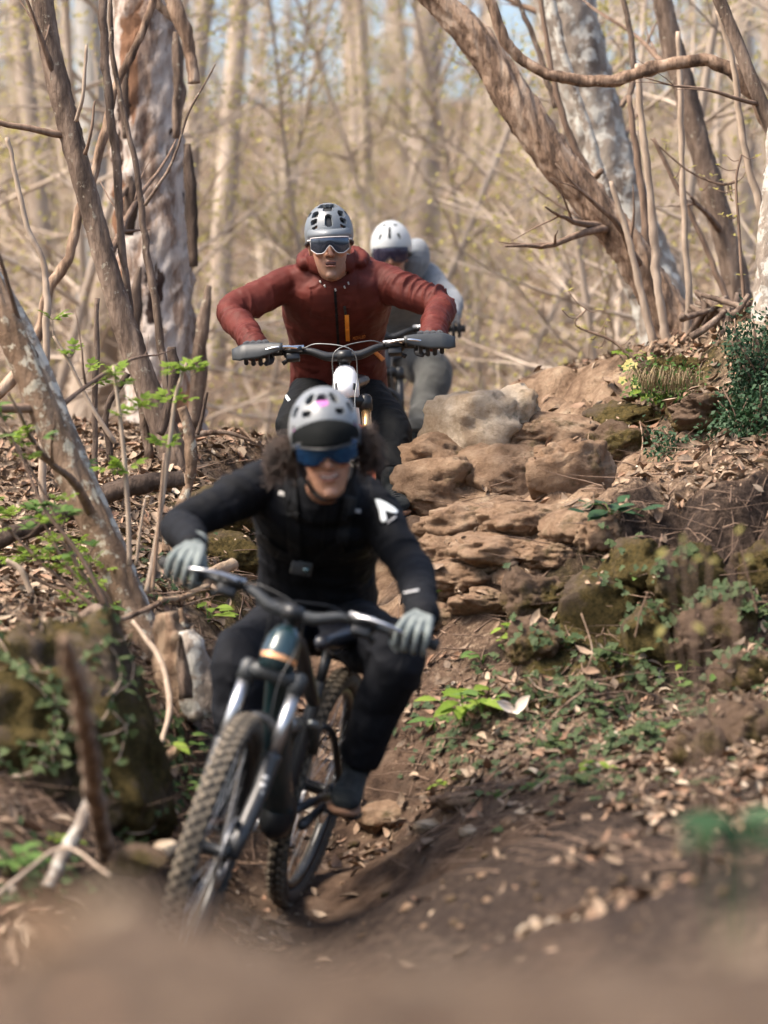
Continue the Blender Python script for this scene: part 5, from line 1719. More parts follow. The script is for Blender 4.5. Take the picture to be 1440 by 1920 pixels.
    root_data = dict(root=root, M=M, S=S, grips=grips, peds={s: M @ p for s, p in peds.items()}, fwd=fwd, left=left, up=up, bb=M @ bb, h0=h0, h1=h1, u=u, nn=nn, wb=wb)
    return root_data

bikeA = make_bike(P(392, 1590, 8.66), P(592, 1476, 9.86), R(15), R(4), dict(frame=M_TEAL, frame2=M_DARKFRAME, crown=M_GUARD, stanchion=M_GREYMETAL, lower=M_DARKFRAME, band=M_STRIPE, shroud=True, rear_arch=True, letters=True, crank=R(168), rim=M_BLACKMETAL, bar=M_GUARD),
                  'dark teal mountain bike leaning into the turn under the nearest rider', None)
bikeB = make_bike(Vector((-.112, 12.05, H - .055)), Vector((-.085, 13.27, H + .035)), R(-4), R(2), dict(frame=M_WHITE, frame2=M_WHITE, crown=M_BLACKMETAL, stanchion=M_BRONZE, lower=M_ORANGE, shroud=True, guards=True, crank=R(4), lever=M_ALU, cable=M_SHOCK),
                  'white and orange mountain bike with black hand guards under the red jacket rider', None)
bikeC = make_bike(Vector((.02, 15.7, H + .205)), Vector((.06, 16.93, H + .30)), R(-3), R(0), dict(frame=M_DARKFRAME, crown=M_BLACKMETAL, stanchion=M_BLACKMETAL, lower=M_BLACKMETAL, spokes=0, crank=R(0)),
                  'black mountain bike mostly hidden behind the red jacket rider', None)
# chin details of the two nearer frames
def frame_badges(bk):
    h0, u, nn = bk['h0'], bk['u'], bk['nn']
    for (s, z, hh, w) in ((1, .035, .013, .006), (-1, .04, .014, .005)):
        c = h0 + u * z + nn * .046 + Vector((0, s * .031, 0))
        n2 = (nn * .72 + Vector((0, s * .69, 0))).normalized()
        t2 = u.cross(n2)
        build('cable_port', MB().box(c + n2 * .002, u * hh, t2 * w, n2 * .004, .002), M_BLACKMETAL, bk['root'])
frame_badges(bikeB)
# ------------------------------------------------------------------ riders
def skin_material():
    m, nt, b = new_mat('skin')
    f = noise(nt, 90, 4)
    c = mix(nt, .25, attr(nt, 'tint', 'Color'), ramp(nt, f, [(.3, (.28, .135, .08)), (.7, (.47, .26, .17))]))
    nt.links.new(c, b.inputs['Base Color'])
    b.inputs['Roughness'].default_value = .52
    b.inputs['Subsurface Weight'].default_value = .12
    b.inputs['Subsurface Radius'].default_value = (.008, .003, .0015)
    b.inputs['Subsurface Scale'].default_value = 1.0
    bump(nt, b, noise(nt, 400, 3), .0004)
    return m

def cloth(name, cols, rough=.8, bs=220, bd=.0012, sheen=.15, scale=14, crease=.010):
    m = pm(name, cols, scale, rough, bscale=bs, bdist=bd, sheen=sheen, spec=.18)
    nt = m.node_tree
    b = nt.nodes['Principled BSDF']
    # soft creases on top of the modelled folds
    tc = nd(nt, 'ShaderNodeTexCoord')
    n = nd(nt, 'ShaderNodeTexNoise', noise_type='RIDGED_MULTIFRACTAL')
    n.inputs['Scale'].default_value = 13
    n.inputs['Detail'].default_value = 2.0
    n.inputs['Distortion'].default_value = .9
    nt.links.new(tc.outputs['Object'], n.inputs['Vector'])
    k = nd(nt, 'ShaderNodeBump')
    k.inputs['Distance'].default_value = crease
    nt.links.new(n.outputs['Fac'], k.inputs['Height'])
    old = b.inputs['Normal'].links[0].from_node
    nt.links.new(k.outputs[0], old.inputs['Normal'])
    return m

M_SKIN = skin_material()
M_REDJ = cloth('red_brown_shell_fabric', [(.074, .0155, .0115), (.104, .0215, .0155)], .62, 300, .0006, .0)
M_BLACKJ = cloth('black_softshell_fabric', [(.0028, .0034, .0050), (.0058, .0068, .0096)], .8, 260, .0008, .0)
M_BLACKP = cloth('black_trouser_fabric', [(.0022, .0028, .0032), (.0046, .0054, .0060)], .75, 260, .0008, .0)
M_NAVYP = cloth('blue_black_trouser_fabric', [(.0040, .0047, .0070), (.0078, .0090, .0125)], .8, 260, .0008, .0)
M_GREYJ = cloth('light_grey_jacket_fabric', [(.15, .17, .195), (.21, .23, .25)], .85, 180, .001, .2)
M_GREYP = cloth('dark_grey_trouser_fabric', [(.050, .052, .050), (.075, .077, .073)], .85, 180, .001, .2)
M_GLOVE = cloth('pale_green_grey_glove', [(.12, .145, .14), (.20, .225, .215)], .85, 300, .0008, .1, 40)
M_GLOVEB = cloth('black_glove_knit', [(.016, .017, .020), (.038, .039, .044)], .8, 160, .002, .1, 120)
M_HARN = cloth('black_webbing', [(.0045, .005, .006), (.010, .011, .013)], .6, 400, .0006, .0)
M_SHOE = cloth('black_shoe_upper', [(.006, .0085, .009), (.013, .017, .018)], .7, 120, .001, .05)
M_GUM = pm('gum_sole', [(.17, .085, .045), (.25, .13, .07)], 30, .7)
M_SHELLG = pm('blue_grey_helmet_shell', [(.125, .143, .16), (.155, .172, .19)], 6, .42, coat=.15)
M_SHELLW = pm('white_helmet_shell', [(.38, .41, .43), (.47, .50, .51)], 6, .4, coat=.25)
M_SHELLP = pm('pale_grey_helmet_shell', [(.16, .175, .185), (.21, .222, .23)], 6, .42, coat=.2)
M_DARKPL = pm('dark_helmet_plastic', [(.010, .011, .012), (.02, .021, .022)], 10, .45)
M_VISOR = pm('black_visor', [(.006, .007, .007), (.011, .012, .012)], 5, .55, spec=.06)
M_VISOR.node_tree.nodes['Principled BSDF'].inputs['IOR'].default_value = 1.15
M_PINK = pm('pink_liner', [(.42, .12, .36), (.52, .17, .45)], 12, .6)
M_LENSD = pm('dark_smoke_lens', [(.03, .038, .06), (.09, .115, .17)], 9, .12, .75, coat=.3)
M_LENSB = pm('blue_mirror_lens', [(.006, .035, .12), (.02, .16, .42)], 14, .15, .8, coat=.5)
M_LENSP = pm('violet_goggle_lens', [(.025, .022, .05), (.06, .055, .1)], 8, .15, .6, coat=.5)
M_FRAMEW = pm('white_glasses_frame', [(.46, .43, .43), (.56, .53, .52)], 20, .4)
M_MOUTH = pm('mouth_inside', [(.05, .015, .012), (.09, .03, .025)], 30, .5)
M_LIP = pm('lips', [(.30, .125, .09), (.38, .17, .12)], 60, .45)
M_TEETH = pm('teeth', [(.62, .56, .48), (.72, .66, .58)], 60, .3)
M_HAIR = pm('brown_curly_hair', [(.022, .014, .010), (.085, .052, .036)], 30, .6)
M_ZIP = pm('orange_zip', [(.86, .30, .03), (.95, .38, .05)], 30, .5)
M_ZIPD = pm('burnt_orange_zip', [(.55, .17, .03), (.68, .22, .04)], 30, .5)
M_PRINT = pm('white_print', [(.62, .68, .70), (.72, .77, .78)], 30, .6)
M_GREYLINER = cloth('grey_neck_liner', [(.13, .135, .14), (.20, .205, .21)], .9, 200, .001)
M_ELAST = pm('cord_lock', [(.35, .34, .33), (.5, .49, .47)], 30, .4)
M_LENSGLASS = pm('camera_lens_glass', [(.03, .06, .07), (.30, .42, .40)], 60, .05, .8, coat=.8)

def stubble_face(me, Mh, stub, lipz):
    co = get_co(me)
    inv = np.array(Mh.inverted())
    q = co @ inv[:3, :3].T + inv[:3, 3]
    base = np.tile(np.array([.43, .225, .14]), (len(q), 1))
    front = sstep(.02, .07, q[:, 1])
    low = sstep(-.025, -.05, q[:, 2]) * sstep(-.16, -.12, q[:, 2])
    tash = np.exp(-((q[:, 2] + .040) / .009) ** 2) * (np.abs(q[:, 0]) < .03)
    k = np.clip(low * .9 + tash, 0, 1) * np.clip(front + .4, 0, 1) * stub
    base = base * (1 - k[:, None]) + np.array([.14, .08, .055]) * k[:, None]
    lip = np.exp(-((q[:, 2] - lipz) / .009) ** 2 - (q[:, 0] / .026) ** 2) * (q[:, 1] > .075)
    base = base * (1 - lip[:, None] * .7) + np.array([.40, .15, .12]) * lip[:, None] * .7
    warm = np.exp(-((np.abs(q[:, 0]) - .045) / .02) ** 2 - ((q[:, 2] + .03) / .022) ** 2) * (q[:, 1] > .04) + np.exp(-(q[:, 0] / .014) ** 2 - ((q[:, 2] + .03) / .015) ** 2) * (q[:, 1] > .09)
    warm = np.clip(warm, 0, 1)
    base = base * (1 - .35 * warm[:, None]) + np.array([.55, .23, .16]) * .35 * warm[:, None]
    point_attr(me, 'tint', base)

def head_parts(mb, Mh):
    """skull, face, nose, jaw, ears in the head's own frame (x left, y forward, z up, origin between the eyes' height)"""
    secs = [(-.128, .016, .078, .050), (-.120, .028, .088, .030), (-.105, .040, .093, .005), (-.085, .050, .094, -.02), (-.062, .0575, .096, -.045), (-.035, .064, .095, -.075),
            (-.005, .069, .091, -.092), (.02, .072, .090, -.098), (.05, .074, .094, -.102), (.08, .070, .085, -.096), (.105, .056, .064, -.078), (.122, .030, .035, -.045)]
    rings = []
    for (z, hw, yf, yb) in secs:
        r = []
        for k in range(28):
            a = 2 * math.pi * k / 28
            ca, sa = math.cos(a), math.sin(a)
            e = .82
            r.append((hw * math.copysign(abs(ca) ** e, ca), (yf + yb) / 2 + (yf - yb) / 2 * math.copysign(abs(sa) ** .92, sa), z))
        rings.append(r)
    h = MB().loft(rings)
    h.tube(catmull([(0, .092, .022), (0, .104, .0), (0, .117, -.022), (0, .113, -.033)], 3), [.008, .008, .009, .009, .0095, .010, .011, .012, .012, .010], 10)
    for s in (-1, 1):
        h.ellipsoid((s * .011, .103, -.031), (.0085, 0, 0), (0, .011, 0), (0, 0, .0075), 10, 7)
        h.ellipsoid((s * .040, .076, -.022), (.022, .006 * s, 0), (0, .017, 0), (0, 0, .018), 12, 8)
        h.ellipsoid((s * .030, .088, .030), (.024, 0, 0), (0, .010, 0), (0, 0, .008), 12, 8)
        h.ellipsoid((s * .075, -.012, -.006), (.007, 0, 0), (0, .019, 0), (0, .003, .030), 12, 8)
        h.ellipsoid((s * .079, -.018, .004), (.006, .004, 0), (0, .016, 0), (0, 0, .022), 12, 8)
    h.ellipsoid((0, .090, -.108), (.020, 0, 0), (0, .012, 0), (0, 0, .014), 12, 8)
    h.ellipsoid((0, .097, -.055), (.021, 0, 0), (0, .007, 0), (0, 0, .0055), 12, 8)
    h.ellipsoid((0, .095, -.071), (.019, 0, 0), (0, .008, 0), (0, 0, .0060), 12, 8)
    h.xf(Mh)
    mb.add(h.v, h.f)

def wrinkle(me, chains, amp, seed, fine=1.0, torso=None):
    """folds that run round the limbs: chains of (points, amplitude factor)"""
    co, no = get_co(me), get_no(me)
    n = len(co)
    best = np.full(n, 9.0)
    T = np.zeros(n)
    A = np.zeros(n)
    off = 0.0
    for pts, k in chains:
        L = off
        for p0, p1 in zip(pts[:-1], pts[1:]):
            a, b_ = np.array(p0), np.array(p1)
            d = b_ - a
            l = np.linalg.norm(d)
            t = np.clip(((co - a) @ d) / (l * l), 0, 1)
            dist = np.linalg.norm(co - (a + t[:, None] * d), axis=1)
            w = dist < best
            best = np.where(w, dist, best)
            T = np.where(w, L + t * l, T)
            A = np.where(w, k, A)
            L += l
        off = L + 3.1
    warp = fbm(co * 5, 2, seed + 3)
    sl = co[:, 0] * 7 + co[:, 2] * 9
    q = np.c_[T * 24 * fine + 1.6 * warp + .35 * sl, co[:, 0] * 3 + co[:, 2] * 3, co[:, 1] * 4]
    r = 1 - np.abs(vnoise(q, seed))
    q2 = np.c_[T * 30 * fine + 1.6 * warp - .5 * sl + 7, co[:, 0] * 3, co[:, 1] * 5 + co[:, 2] * 2]
    r2 = 1 - np.abs(vnoise(q2, seed + 9))
    big = fbm(co * 8, 3, seed + 5)
    m = np.clip(.5 + 1.5 * fbm(co * 5, 2, seed + 8), .08, 1.4)
    d = amp * A * m * ((r ** 3 - .3) * 1.15 + (r2 ** 3 - .3) * .8) + amp * 1.3 * big
    set_co(me, co + no * d[:, None])

def put(name, me, mat, root, smooth=True):
    if isinstance(me, MB):
        me = me.mesh(name)
    o = link(name, me, mat, root, smooth)
    o.matrix_parent_inverse = root.matrix_world.inverted()
    return o

def bvh_of(*meshes):
    vv, ff = [], []
    for me in meshes:
        o = len(vv)
        vv += [v.co.copy() for v in me.vertices]
        ff += [[i + o for i in p.vertices] for p in me.polygons]
    return BVHTree.FromPolygons(vv, ff)

CAMP = Vector((0, 0, H))
def decal(name, polys, bvh, mat, parent, lift=.0025, root=None, cell=5.0):
    """sewn-on or printed pieces laid on the cloth they belong to; outlines given in photograph pixels"""
    mb = MB()
    for poly in polys:
        bm = bmesh.new()
        f = bm.faces.new([bm.verts.new((x, -y, 0)) for x, y in poly])
        bmesh.ops.triangulate(bm, faces=[f])
        for _ in range(4):
            ed = [e for e in bm.edges if e.calc_length() > cell]
            if not ed:
                break
            bmesh.ops.subdivide_edges(bm, edges=ed, cuts=1)
            bmesh.ops.triangulate(bm, faces=bm.faces[:])
        bm.verts.index_update()
        vv = []
        ok = True
        for v in bm.verts:
            d = (P(v.co.x, -v.co.y, 1.0) - CAMP).normalized()
            hit = bvh.ray_cast(CAMP, d)
            if hit[0] is None:
                vv.append(None)
                continue
            vv.append(hit[0] - d * lift * .4 + hit[1] * lift * (1 if hit[1].dot(d) < 0 else -1))
        good = [x for x in vv if x is not None]
        if good:
            fs = [[v.index for v in f.verts] for f in bm.faces if all(vv[v.index] is not None for v in f.verts)]
            fs = [f for f in fs if max((vv[f[i]] - vv[f[i - 1]]).length for i in range(len(f))) < .08]
            mb.add([x if x is not None else good[0] for x in vv], fs)
        bm.free()
    if not mb.f:
        return None
    me = with_mods(mb, [('SOLIDIFY', dict(thickness=.0015, offset=-1))], name)
    if root is not None:
        return put(name, me, mat, root)
    return link(name, me, mat, parent)

def strip(pts, w):
    """a strip of pixel width w along pixel points -> polygons"""
    out = []
    for (a, b_) in zip(pts[:-1], pts[1:]):
        dx, dy = b_[0] - a[0], b_[1] - a[1]
        l = math.hypot(dx, dy)
        nx, ny = -dy / l * w / 2, dx / l * w / 2
        out.append([(a[0] + nx, a[1] + ny), (b_[0] + nx, b_[1] + ny), (b_[0] - nx, b_[1] - ny), (a[0] - nx, a[1] - ny)])
    return out

def hand(mb, g, s, scale=1.0, pitch=0.0):
    """a closed right or left hand on the grip: four fingers over the front, thumb below; returns the wrist"""
    c, o, f, u = g
    f, u = f * math.cos(pitch) + u * math.sin(pitch), u * math.cos(pitch) - f * math.sin(pitch)
    k = scale
    L = lambda a, b_, d: c + (o * a + f * b_ + u * d) * k
    W = L(.004, -.098, .020)
    for i in range(4):
        a = -.035 + .0232 * i
        ln = (1.0, 1.08, 1.02, .86)[i]
        sp = (a * .12)
        mcp, pip, dip, tip = L(a * .95, -.010, .040), L(a + sp, .034 * ln, .036), L(a + sp, .043 * ln, -.002), L(a + sp, .018, -.030 * ln)
        mb.tube(catmull([mcp, pip, dip, tip], 4), [x * k for x in np.interp(np.arange(13), [0, 4, 8, 12], [.0118, .0098, .0088, .0080])], 10)
        mb.ball(mcp, .0132 * k, 10, 7)
        mb.ball(pip, .0108 * k, 10, 7)
        mb.ball(tip, .0096 * k, 10, 7)
        mb.tube([mcp, L(a * .6, -.055, .032), W + o * a * .45 * k], [.0135 * k, .0165 * k, .018 * k], 10)
    mb.tube(catmull([L(-.022, -.060, .016), L(-.048, -.026, -.006), L(-.050, .004, -.026), L(-.034, .022, -.034)], 4), [x * k for x in np.interp(np.arange(13), [0, 5, 9, 12], [.017, .0135, .0115, .0095])], 10)
    mb.ball(L(-.034, .022, -.034), .0098 * k, 10, 7)
    mb.ball(L(-.030, -.055, .012), .0185 * k, 10, 7)
    mb.capsule(W, W - (L(0, 0, .025) - W).normalized() * .03 * k, .029 * k, .030 * k, 14)
    return W

def shoe(root, ped, bike, s, mat, sole_mat, out=.12):
    td = (bike['fwd'] * math.cos(.12) + bike['left'] * s * out - bike['up'] * .05).normalized()
    up = (bike['up'] - td * bike['up'].dot(td)).normalized()
    lt = up.cross(td)
    o = ped + up * .010
    rings, srings = [], []
    for (x, w, hgt) in ((-.185, .020, .045), (-.175, .031, .085), (-.14, .036, .105), (-.10, .038, .098), (-.05, .041, .078), (0, .047, .062), (.04, .047, .050), (.07, .040, .042), (.09, .022, .030)):
        rings.append([o + td * x + lt * (w * math.copysign(abs(math.cos(a)) ** .8, math.cos(a))) + up * (.016 + hgt * .5 + hgt * .5 * math.sin(a)) for a in np.linspace(0, 2 * math.pi, 18, endpoint=False)])
    for (x, w) in ((-.190, .018), (-.178, .033), (-.14, .039), (-.09, .039), (-.04, .043), (0, .050), (.045, .050), (.078, .042), (.096, .022)):
        srings.append([o + td * x + lt * (w * math.copysign(abs(math.cos(a)) ** .7, math.cos(a))) + up * (.011 + .011 * math.sin(a)) for a in np.linspace(0, 2 * math.pi, 16, endpoint=False)])
    mb = MB().loft(rings)
    an = o - td * .125 + up * .10
    mb.capsule(an, an + up * .04, .044, .046)
    sh = put('shoe', remesh(mb, .005, 3), mat, root)
    build('sole', MB().loft(srings), sole_mat, sh)
    lace = MB()
    for k in range(5):
        c = o + td * (-.055 + .020 * k) + up * (.016 + np.interp(-.055 + .02 * k, [-.05, 0, .04], [.078, .062, .050]) + .001)
        lace.tube(catmull([c - lt * .024 - up * .008, c + up * .001, c + lt * .024 - up * .008], 3), .0028, 6)
    build('lace', lace, M_DARKPL, sh)
    return an + up * .02

def glasses(root, Mh, lens_mat, frame_mat, w=.080, top=.026, bot=-.026, full_frame=True, notch=.020, yoff=0.0):
    def S(u_, v):
        a = u_ * 1.02
        zb = bot + notch * math.exp(-(u_ / .20) ** 2) + .016 * max(0, abs(u_) - .62) / .38
        zt = top - .003 * u_ * u_
        return Vector((w * math.sin(a) / math.sin(1.02), .064 + yoff + .058 * math.cos(a) + .003 * (1 - (2 * v - 1) ** 2), zb + (zt - zb) * v + .012))
    rows = [[Mh @ S(u_, v) for u_ in np.linspace(-1, 1, 41)] for v in np.linspace(0, 1, 11)]
    gl = put('sunglasses', with_mods(MB().grid(rows), [('SOLIDIFY', dict(thickness=.002))]), lens_mat, root)
    fr = MB()
    if full_frame:
        ring = [S(u_, 0) for u_ in np.linspace(-1, 1, 41)]
        ringt = [S(u_, 1) for u_ in np.linspace(-1, 1, 25)]
        fr.tube([Mh @ q for q in ring], .0017, 8)
        fr.tube([Mh @ q for q in ringt], .0024, 8)
        for s in (-1, 1):
            fr.tube([Mh @ S(s, 0), Mh @ S(s, 1)], .0018, 8)
    else:
        fr.tube([Mh @ S(u_, 1) for u_ in np.linspace(-1, 1, 25)], .0034, 8)
    build('frame', fr, frame_mat, gl)
    for s in (-1, 1):
        a = S(s, .8)
        build('temple', MB().tube([Mh @ a, Mh @ Vector((s * .083, .05, .026)), Mh @ Vector((s * .084, -.02, .022))], [.004, .0035, .003], 8), frame_mat, gl)
    return gl

def helmet(root, Mh, shell_mat, vents, style, scale=1.0):
    c = Vector((0, -.014, .050))
    rx, ry, rz = .099 * scale, .124 * scale, .120 * scale
    na, ne = 150, 64
    def el0(az):
        return np.interp(abs(az), [0, .5, 1.2, 1.7, 2.4, math.pi], [-.10, -.10, -.28, -.34, -.52, -.58])
    def S(az, el, k=1.0):
        crease = 1 + .014 * math.cos(az * 6) * math.cos(el) ** 2 * (1 if style != 'smooth' else .3)
        return c + Vector((rx * math.sin(az) * math.cos(el), ry * math.cos(az) * math.cos(el), rz * math.sin(el))) * k * crease
    vv, fs = [], []
    for i in range(na):
        az = -math.pi + 2 * math.pi * i / na
        e0 = el0(az)
        for j in range(ne):
            el = e0 + (1.50 - e0) * j / (ne - 1)
            vv.append(Mh @ S(az, el))
    vv.append(Mh @ S(0, math.pi / 2))
    for i in range(na):
        i2 = (i + 1) % na
        az = -math.pi + 2 * math.pi * (i + .5) / na
        e0 = el0(az)
        for j in range(ne - 1):
            el = e0 + (1.50 - e0) * (j + .5) / (ne - 1)
            hole = False
            for (va, ve, ha_, he, rot) in vents:
                da, de = (abs(az) - va if va > 0.05 else az - va) * math.cos(ve), el - ve
                da, de = da * math.cos(rot) - de * math.sin(rot), da * math.sin(rot) + de * math.cos(rot)
                if (abs(da) / ha_) ** 4 + (abs(de) / he) ** 4 < 1:
                    hole = True
                    break
            if not hole:
                fs.append((i * ne + j, i2 * ne + j, i2 * ne + j + 1, i * ne + j + 1))
        fs.append((i * ne + ne - 1, i2 * ne + ne - 1, na * ne))
    me = with_mods(MB().add(vv, fs).tidy(), [('SMOOTH', dict(factor=.5, iterations=2)), ('SOLIDIFY', dict(thickness=.013 * scale, offset=-1))])
    hm = put('helmet', me, shell_mat, root)
    try:
        me.set_sharp_from_angle(angle=R(50))
    except Exception:
        pass
    rows = [[Mh @ S(-math.pi + 2 * math.pi * i / 60, el0(-math.pi + 2 * math.pi * i / 60) + .04 + (1.5 - el0(-math.pi + 2 * math.pi * i / 60)) * j / 20, .865) for i in range(61)] for j in range(21)]
    build('liner', MB().grid(rows), M_DARKPL, hm)
    rim = [Mh @ (S(-math.pi + 2 * math.pi * i / 80, el0(-math.pi + 2 * math.pi * i / 80) - .03, .985)) for i in range(81)]
    build('rim', MB().tube(rim, .0085 * scale, 8), M_DARKPL, hm)
    if style == 'lip':       # short fixed visor growing out of the brow
        rows = []
        for az in np.linspace(-.95, .95, 31):
            q = math.cos(az / .95 * math.pi / 2)
            a, b_ = S(az, .16, 1.004), S(az, -.06, 1.0)
            tip = b_ + Vector((math.sin(az) * .010, .026 * q, -.004))
            rows.append([Mh @ x for x in (a, a.lerp(tip, .5) + Vector((0, .006 * q, .006)), tip, b_ + Vector((0, -.004, -.010)))])
        v = with_mods(MB().grid(rows), [('SUBSURF', dict(levels=1, render_levels=1)), ('SOLIDIFY', dict(thickness=.004, offset=-1))])
        link('visor', v, shell_mat, hm)
        und = [[Mh @ x for x in (S(az, -.06, .99) + Vector((0, .018 * math.cos(az / .95 * math.pi / 2), -.006)), S(az, -.16, .97))] for az in np.linspace(-1.1, 1.1, 31)]
        link('brow_pad', with_mods(MB().grid(und), [('SOLIDIFY', dict(thickness=.006))]), M_DARKPL, hm)
    elif style == 'peak':    # long dark peak
        rows = []
        for az in np.linspace(-1.12, 1.12, 35):
            q = max(0, math.cos(az / 1.12 * math.pi / 2)) ** .7
            a = S(az, .40 * q + .02, 1.02)
            tip = S(az, -.12, 1.03) + Vector((0, .052 * q, -.004))
            rows.append([Mh @ (a.lerp(tip, t) + Vector((0, .012 * q, .012 * q)) * math.sin(t * math.pi)) for t in np.linspace(0, 1, 8)])
        v = with_mods(MB().grid(rows), [('SOLIDIFY', dict(thickness=.004, offset=-1))])
        link('visor', v, M_VISOR, hm)
        edge = MB().tube([r_[-1] for r_ in rows], .0035, 8)
        build('visor_edge', edge, M_DARKPL, hm)
    for s in (-1, 1) if style == 'peak' else ():
        build('chin_strap', MB().tube(catmull([Mh @ Vector((s * .078, .01, -.02)), Mh @ Vector((s * .070, .02, -.07)), Mh @ Vector((s * .035, .045, -.125)), Mh @ Vector((0, .055, -.135))], 4), .0024, 6, ecc=[2.2] * 13), M_HARN, hm)
    return hm, S

def person(label, J, st, bike):
    base = Vector((bike['bb'].x, bike['bb'].y, float(gz(bike['bb'].x, bike['bb'].y))))
    root = empty('person', base)
    bpy.context.view_layer.update()
    tag(root, label, 'person')
    # hands and feet meet the bike
    gl, wr = {}, {}
    for s in (1, -1):
        mb = MB()
        wr[s] = hand(mb, bike['grips'][s], s, st.get('hand', 1.05), st.get('wpitch', R(-48)))
        gl[s] = mb
    ank = {}
    for s in (1, -1):
        ank[s] = shoe(root, bike['peds'][s], bike, s, M_SHOE, st.get('sole', M_GUM))
    neck, shl, shr = J['neck'], J['sh'][1], J['sh'][-1]
    hips = J['hips']
    latT = (shl - shr).normalized()
    latH = (J['hip'][1] - J['hip'][-1]).normalized()
    mid = (shl + shr) / 2
    k = st.get('bulk', 1.0)
    def torso(f):
        spine = catmull([hips - (mid - hips) * .10, hips.lerp(mid, .28) + J.get('back', Vector((0, .02, .02))), hips.lerp(mid, .62) + J.get('back', Vector((0, .02, .02))) * 1.3, mid, neck + (neck - mid) * .1], 5)
        prof = np.interp(np.linspace(0, 1, len(spine)), [0, .12, .3, .52, .72, .84, .93, 1], [.170, .172, .160, .178, .190, .160, .095, .070])
        dep = np.interp(np.linspace(0, 1, len(spine)), [0, .12, .3, .52, .72, .84, .93, 1], [.118, .122, .118, .128, .118, .095, .078, .064])
        rings = []
        for i, c in enumerate(spine):
            t = i / (len(spine) - 1)
            c = Vector(c)
            ax = Vector(spine[min(i + 1, len(spine) - 1)]) - Vector(spine[max(i - 1, 0)])
            lat = (latH * (1 - t) + latT * t)
            lat = (lat - ax.normalized() * lat.dot(ax.normalized())).normalized()
            dp = ax.normalized().cross(lat)
            rings.append([c + lat * math.copysign(abs(math.cos(a)) ** .8, math.cos(a)) * prof[i] * f * k + dp * math.copysign(abs(math.sin(a)) ** .85, math.sin(a)) * dep[i] * f * k for a in np.linspace(0, 2 * math.pi, 26, endpoint=False)])
        return MB().loft(rings)
    def arm(mb, s, f, end=0.0):
        a, b_, c = J['sh'][s], J['el'][s], wr[s]
        c = c + (b_ - c).normalized() * end
        inner = mid.lerp(a, .45)
        pts = catmull([inner, a, a.lerp(b_, .5), b_ + (b_ - (a + c) / 2).normalized() * .006, b_.lerp(c, .5), c], 4)
        rr = np.interp(np.linspace(0, 5, len(pts)), [0, 1, 2, 3, 4, 5], [.082, .074, .064, .056, .051, .043])
        k_ = st.get('arm', 1.0)
        mb.tube(pts, [x * f * k_ for x in rr], 18)
        for p_, x in ((a, .074), (b_, .055), (c, .043)):
            mb.ball(p_, x * f * k_)
        return [tuple(a), tuple(b_), tuple(c)]
    def leg(mb, s, f, cut=0.0):
        a, b_, c = J['hip'][s], J['kn'][s], ank[s]
        c2 = c + (b_ - c).normalized() * cut
        pts = catmull([a, a.lerp(b_, .5), b_, b_.lerp(c2, .45), c2], 5)
        rr = np.interp(np.linspace(0, 4, len(pts)), [0, 1, 2, 3, 4], st.get('legr', [.100, .090, .074, .072, .062]))
        mb.tube(pts, [x * f for x in rr], 20)
        for p_, x in ((a, .100), (b_, .075)):
            mb.ball(p_, x * f)
        return [tuple(a), tuple(b_), tuple(c2)]
    # trousers
    tb = MB()
    ch = [(leg(tb, s, 1.0, .0), 1.0) for s in (1, -1)]
    tb.ellipsoid(hips, latH * .168, (mid - hips).normalized() * .13, latH.cross((mid - hips).normalized()) * .125)
    tm = remesh(tb, .008, 4)
    wrinkle(tm, ch + [([tuple(hips), tuple(hips.lerp(mid, .4))], .4)], .0065, 5, .7)
    trousers = put('trousers', tm, st['trousers'], root)
    # jacket
    jb = torso(1.08)
    ja = [(arm(jb, s, 1.08, .012), 1.0) for s in (1, -1)]
    for q in st.get('jacket_extra', lambda *a: [])(J, mid, neck):
        jb.add(q.v, q.f)
    jm = remesh(jb, .0055, 4)
    wrinkle(jm, ja + [([tuple(hips), tuple(mid)], .45)], st.get('fold', .006), 2 + int(J['neck'].y), st.get('fine', 1.0))
    jacket = put('jacket', jm, st['jacket'], root)
    for s in (1, -1):
        put('glove', remesh(gl[s], .0027, 1), st['glove'], root)
    # body with head
    Mh = J['Mh']
    bm_ = torso(.86)
    for s in (1, -1):
        arm(bm_, s, .74)
        leg(bm_, s, .72)
        bm_.capsule(wr[s], wr[s].lerp(bike['grips'][s][0], .3), .022, .018)
    hb = Mh @ Vector((0, -.035, -.07))
    bm_.tube(catmull([hb, hb.lerp(neck, .5), neck, neck.lerp(mid, .5)], 3), [.054, .054, .055, .056, .058, .060, .064, .07, .08, .09], 18)
    head_parts(bm_, Mh)
    bme = remesh(bm_, .0042, 3, .4)
    stubble_face(bme, Mh, st.get('stubble', .6), -.062)
    body = put('body', bme, M_SKIN, root)
    return dict(root=root, jacket=jacket, trousers=trousers, body=body, Mh=Mh, wr=wr, ank=ank, mid=mid, neck=neck, J=J, jm=jm, tm=tm)

def head_matrix(pos, fwd, up):
    fwd = Vector(fwd).normalized()
    up = Vector(up)
    up = (up - fwd * up.dot(fwd)).normalized()
    left = up.cross(fwd)      # rider's left: +x in the picture when facing the camera
    left = fwd.cross(up) * -1
    return basis(left, fwd, up, pos)

def collar(neck, mid, r, h, fwdv, t=.012):
    """stand-up collar ring"""
    up = (neck - mid).normalized()
    up = (up * .5 + Vector((0, 0, .8))).normalized()
    m = MB()
    m.torus(neck + up * h, up, r, t, 40, 10, 2.6)
    return [m]

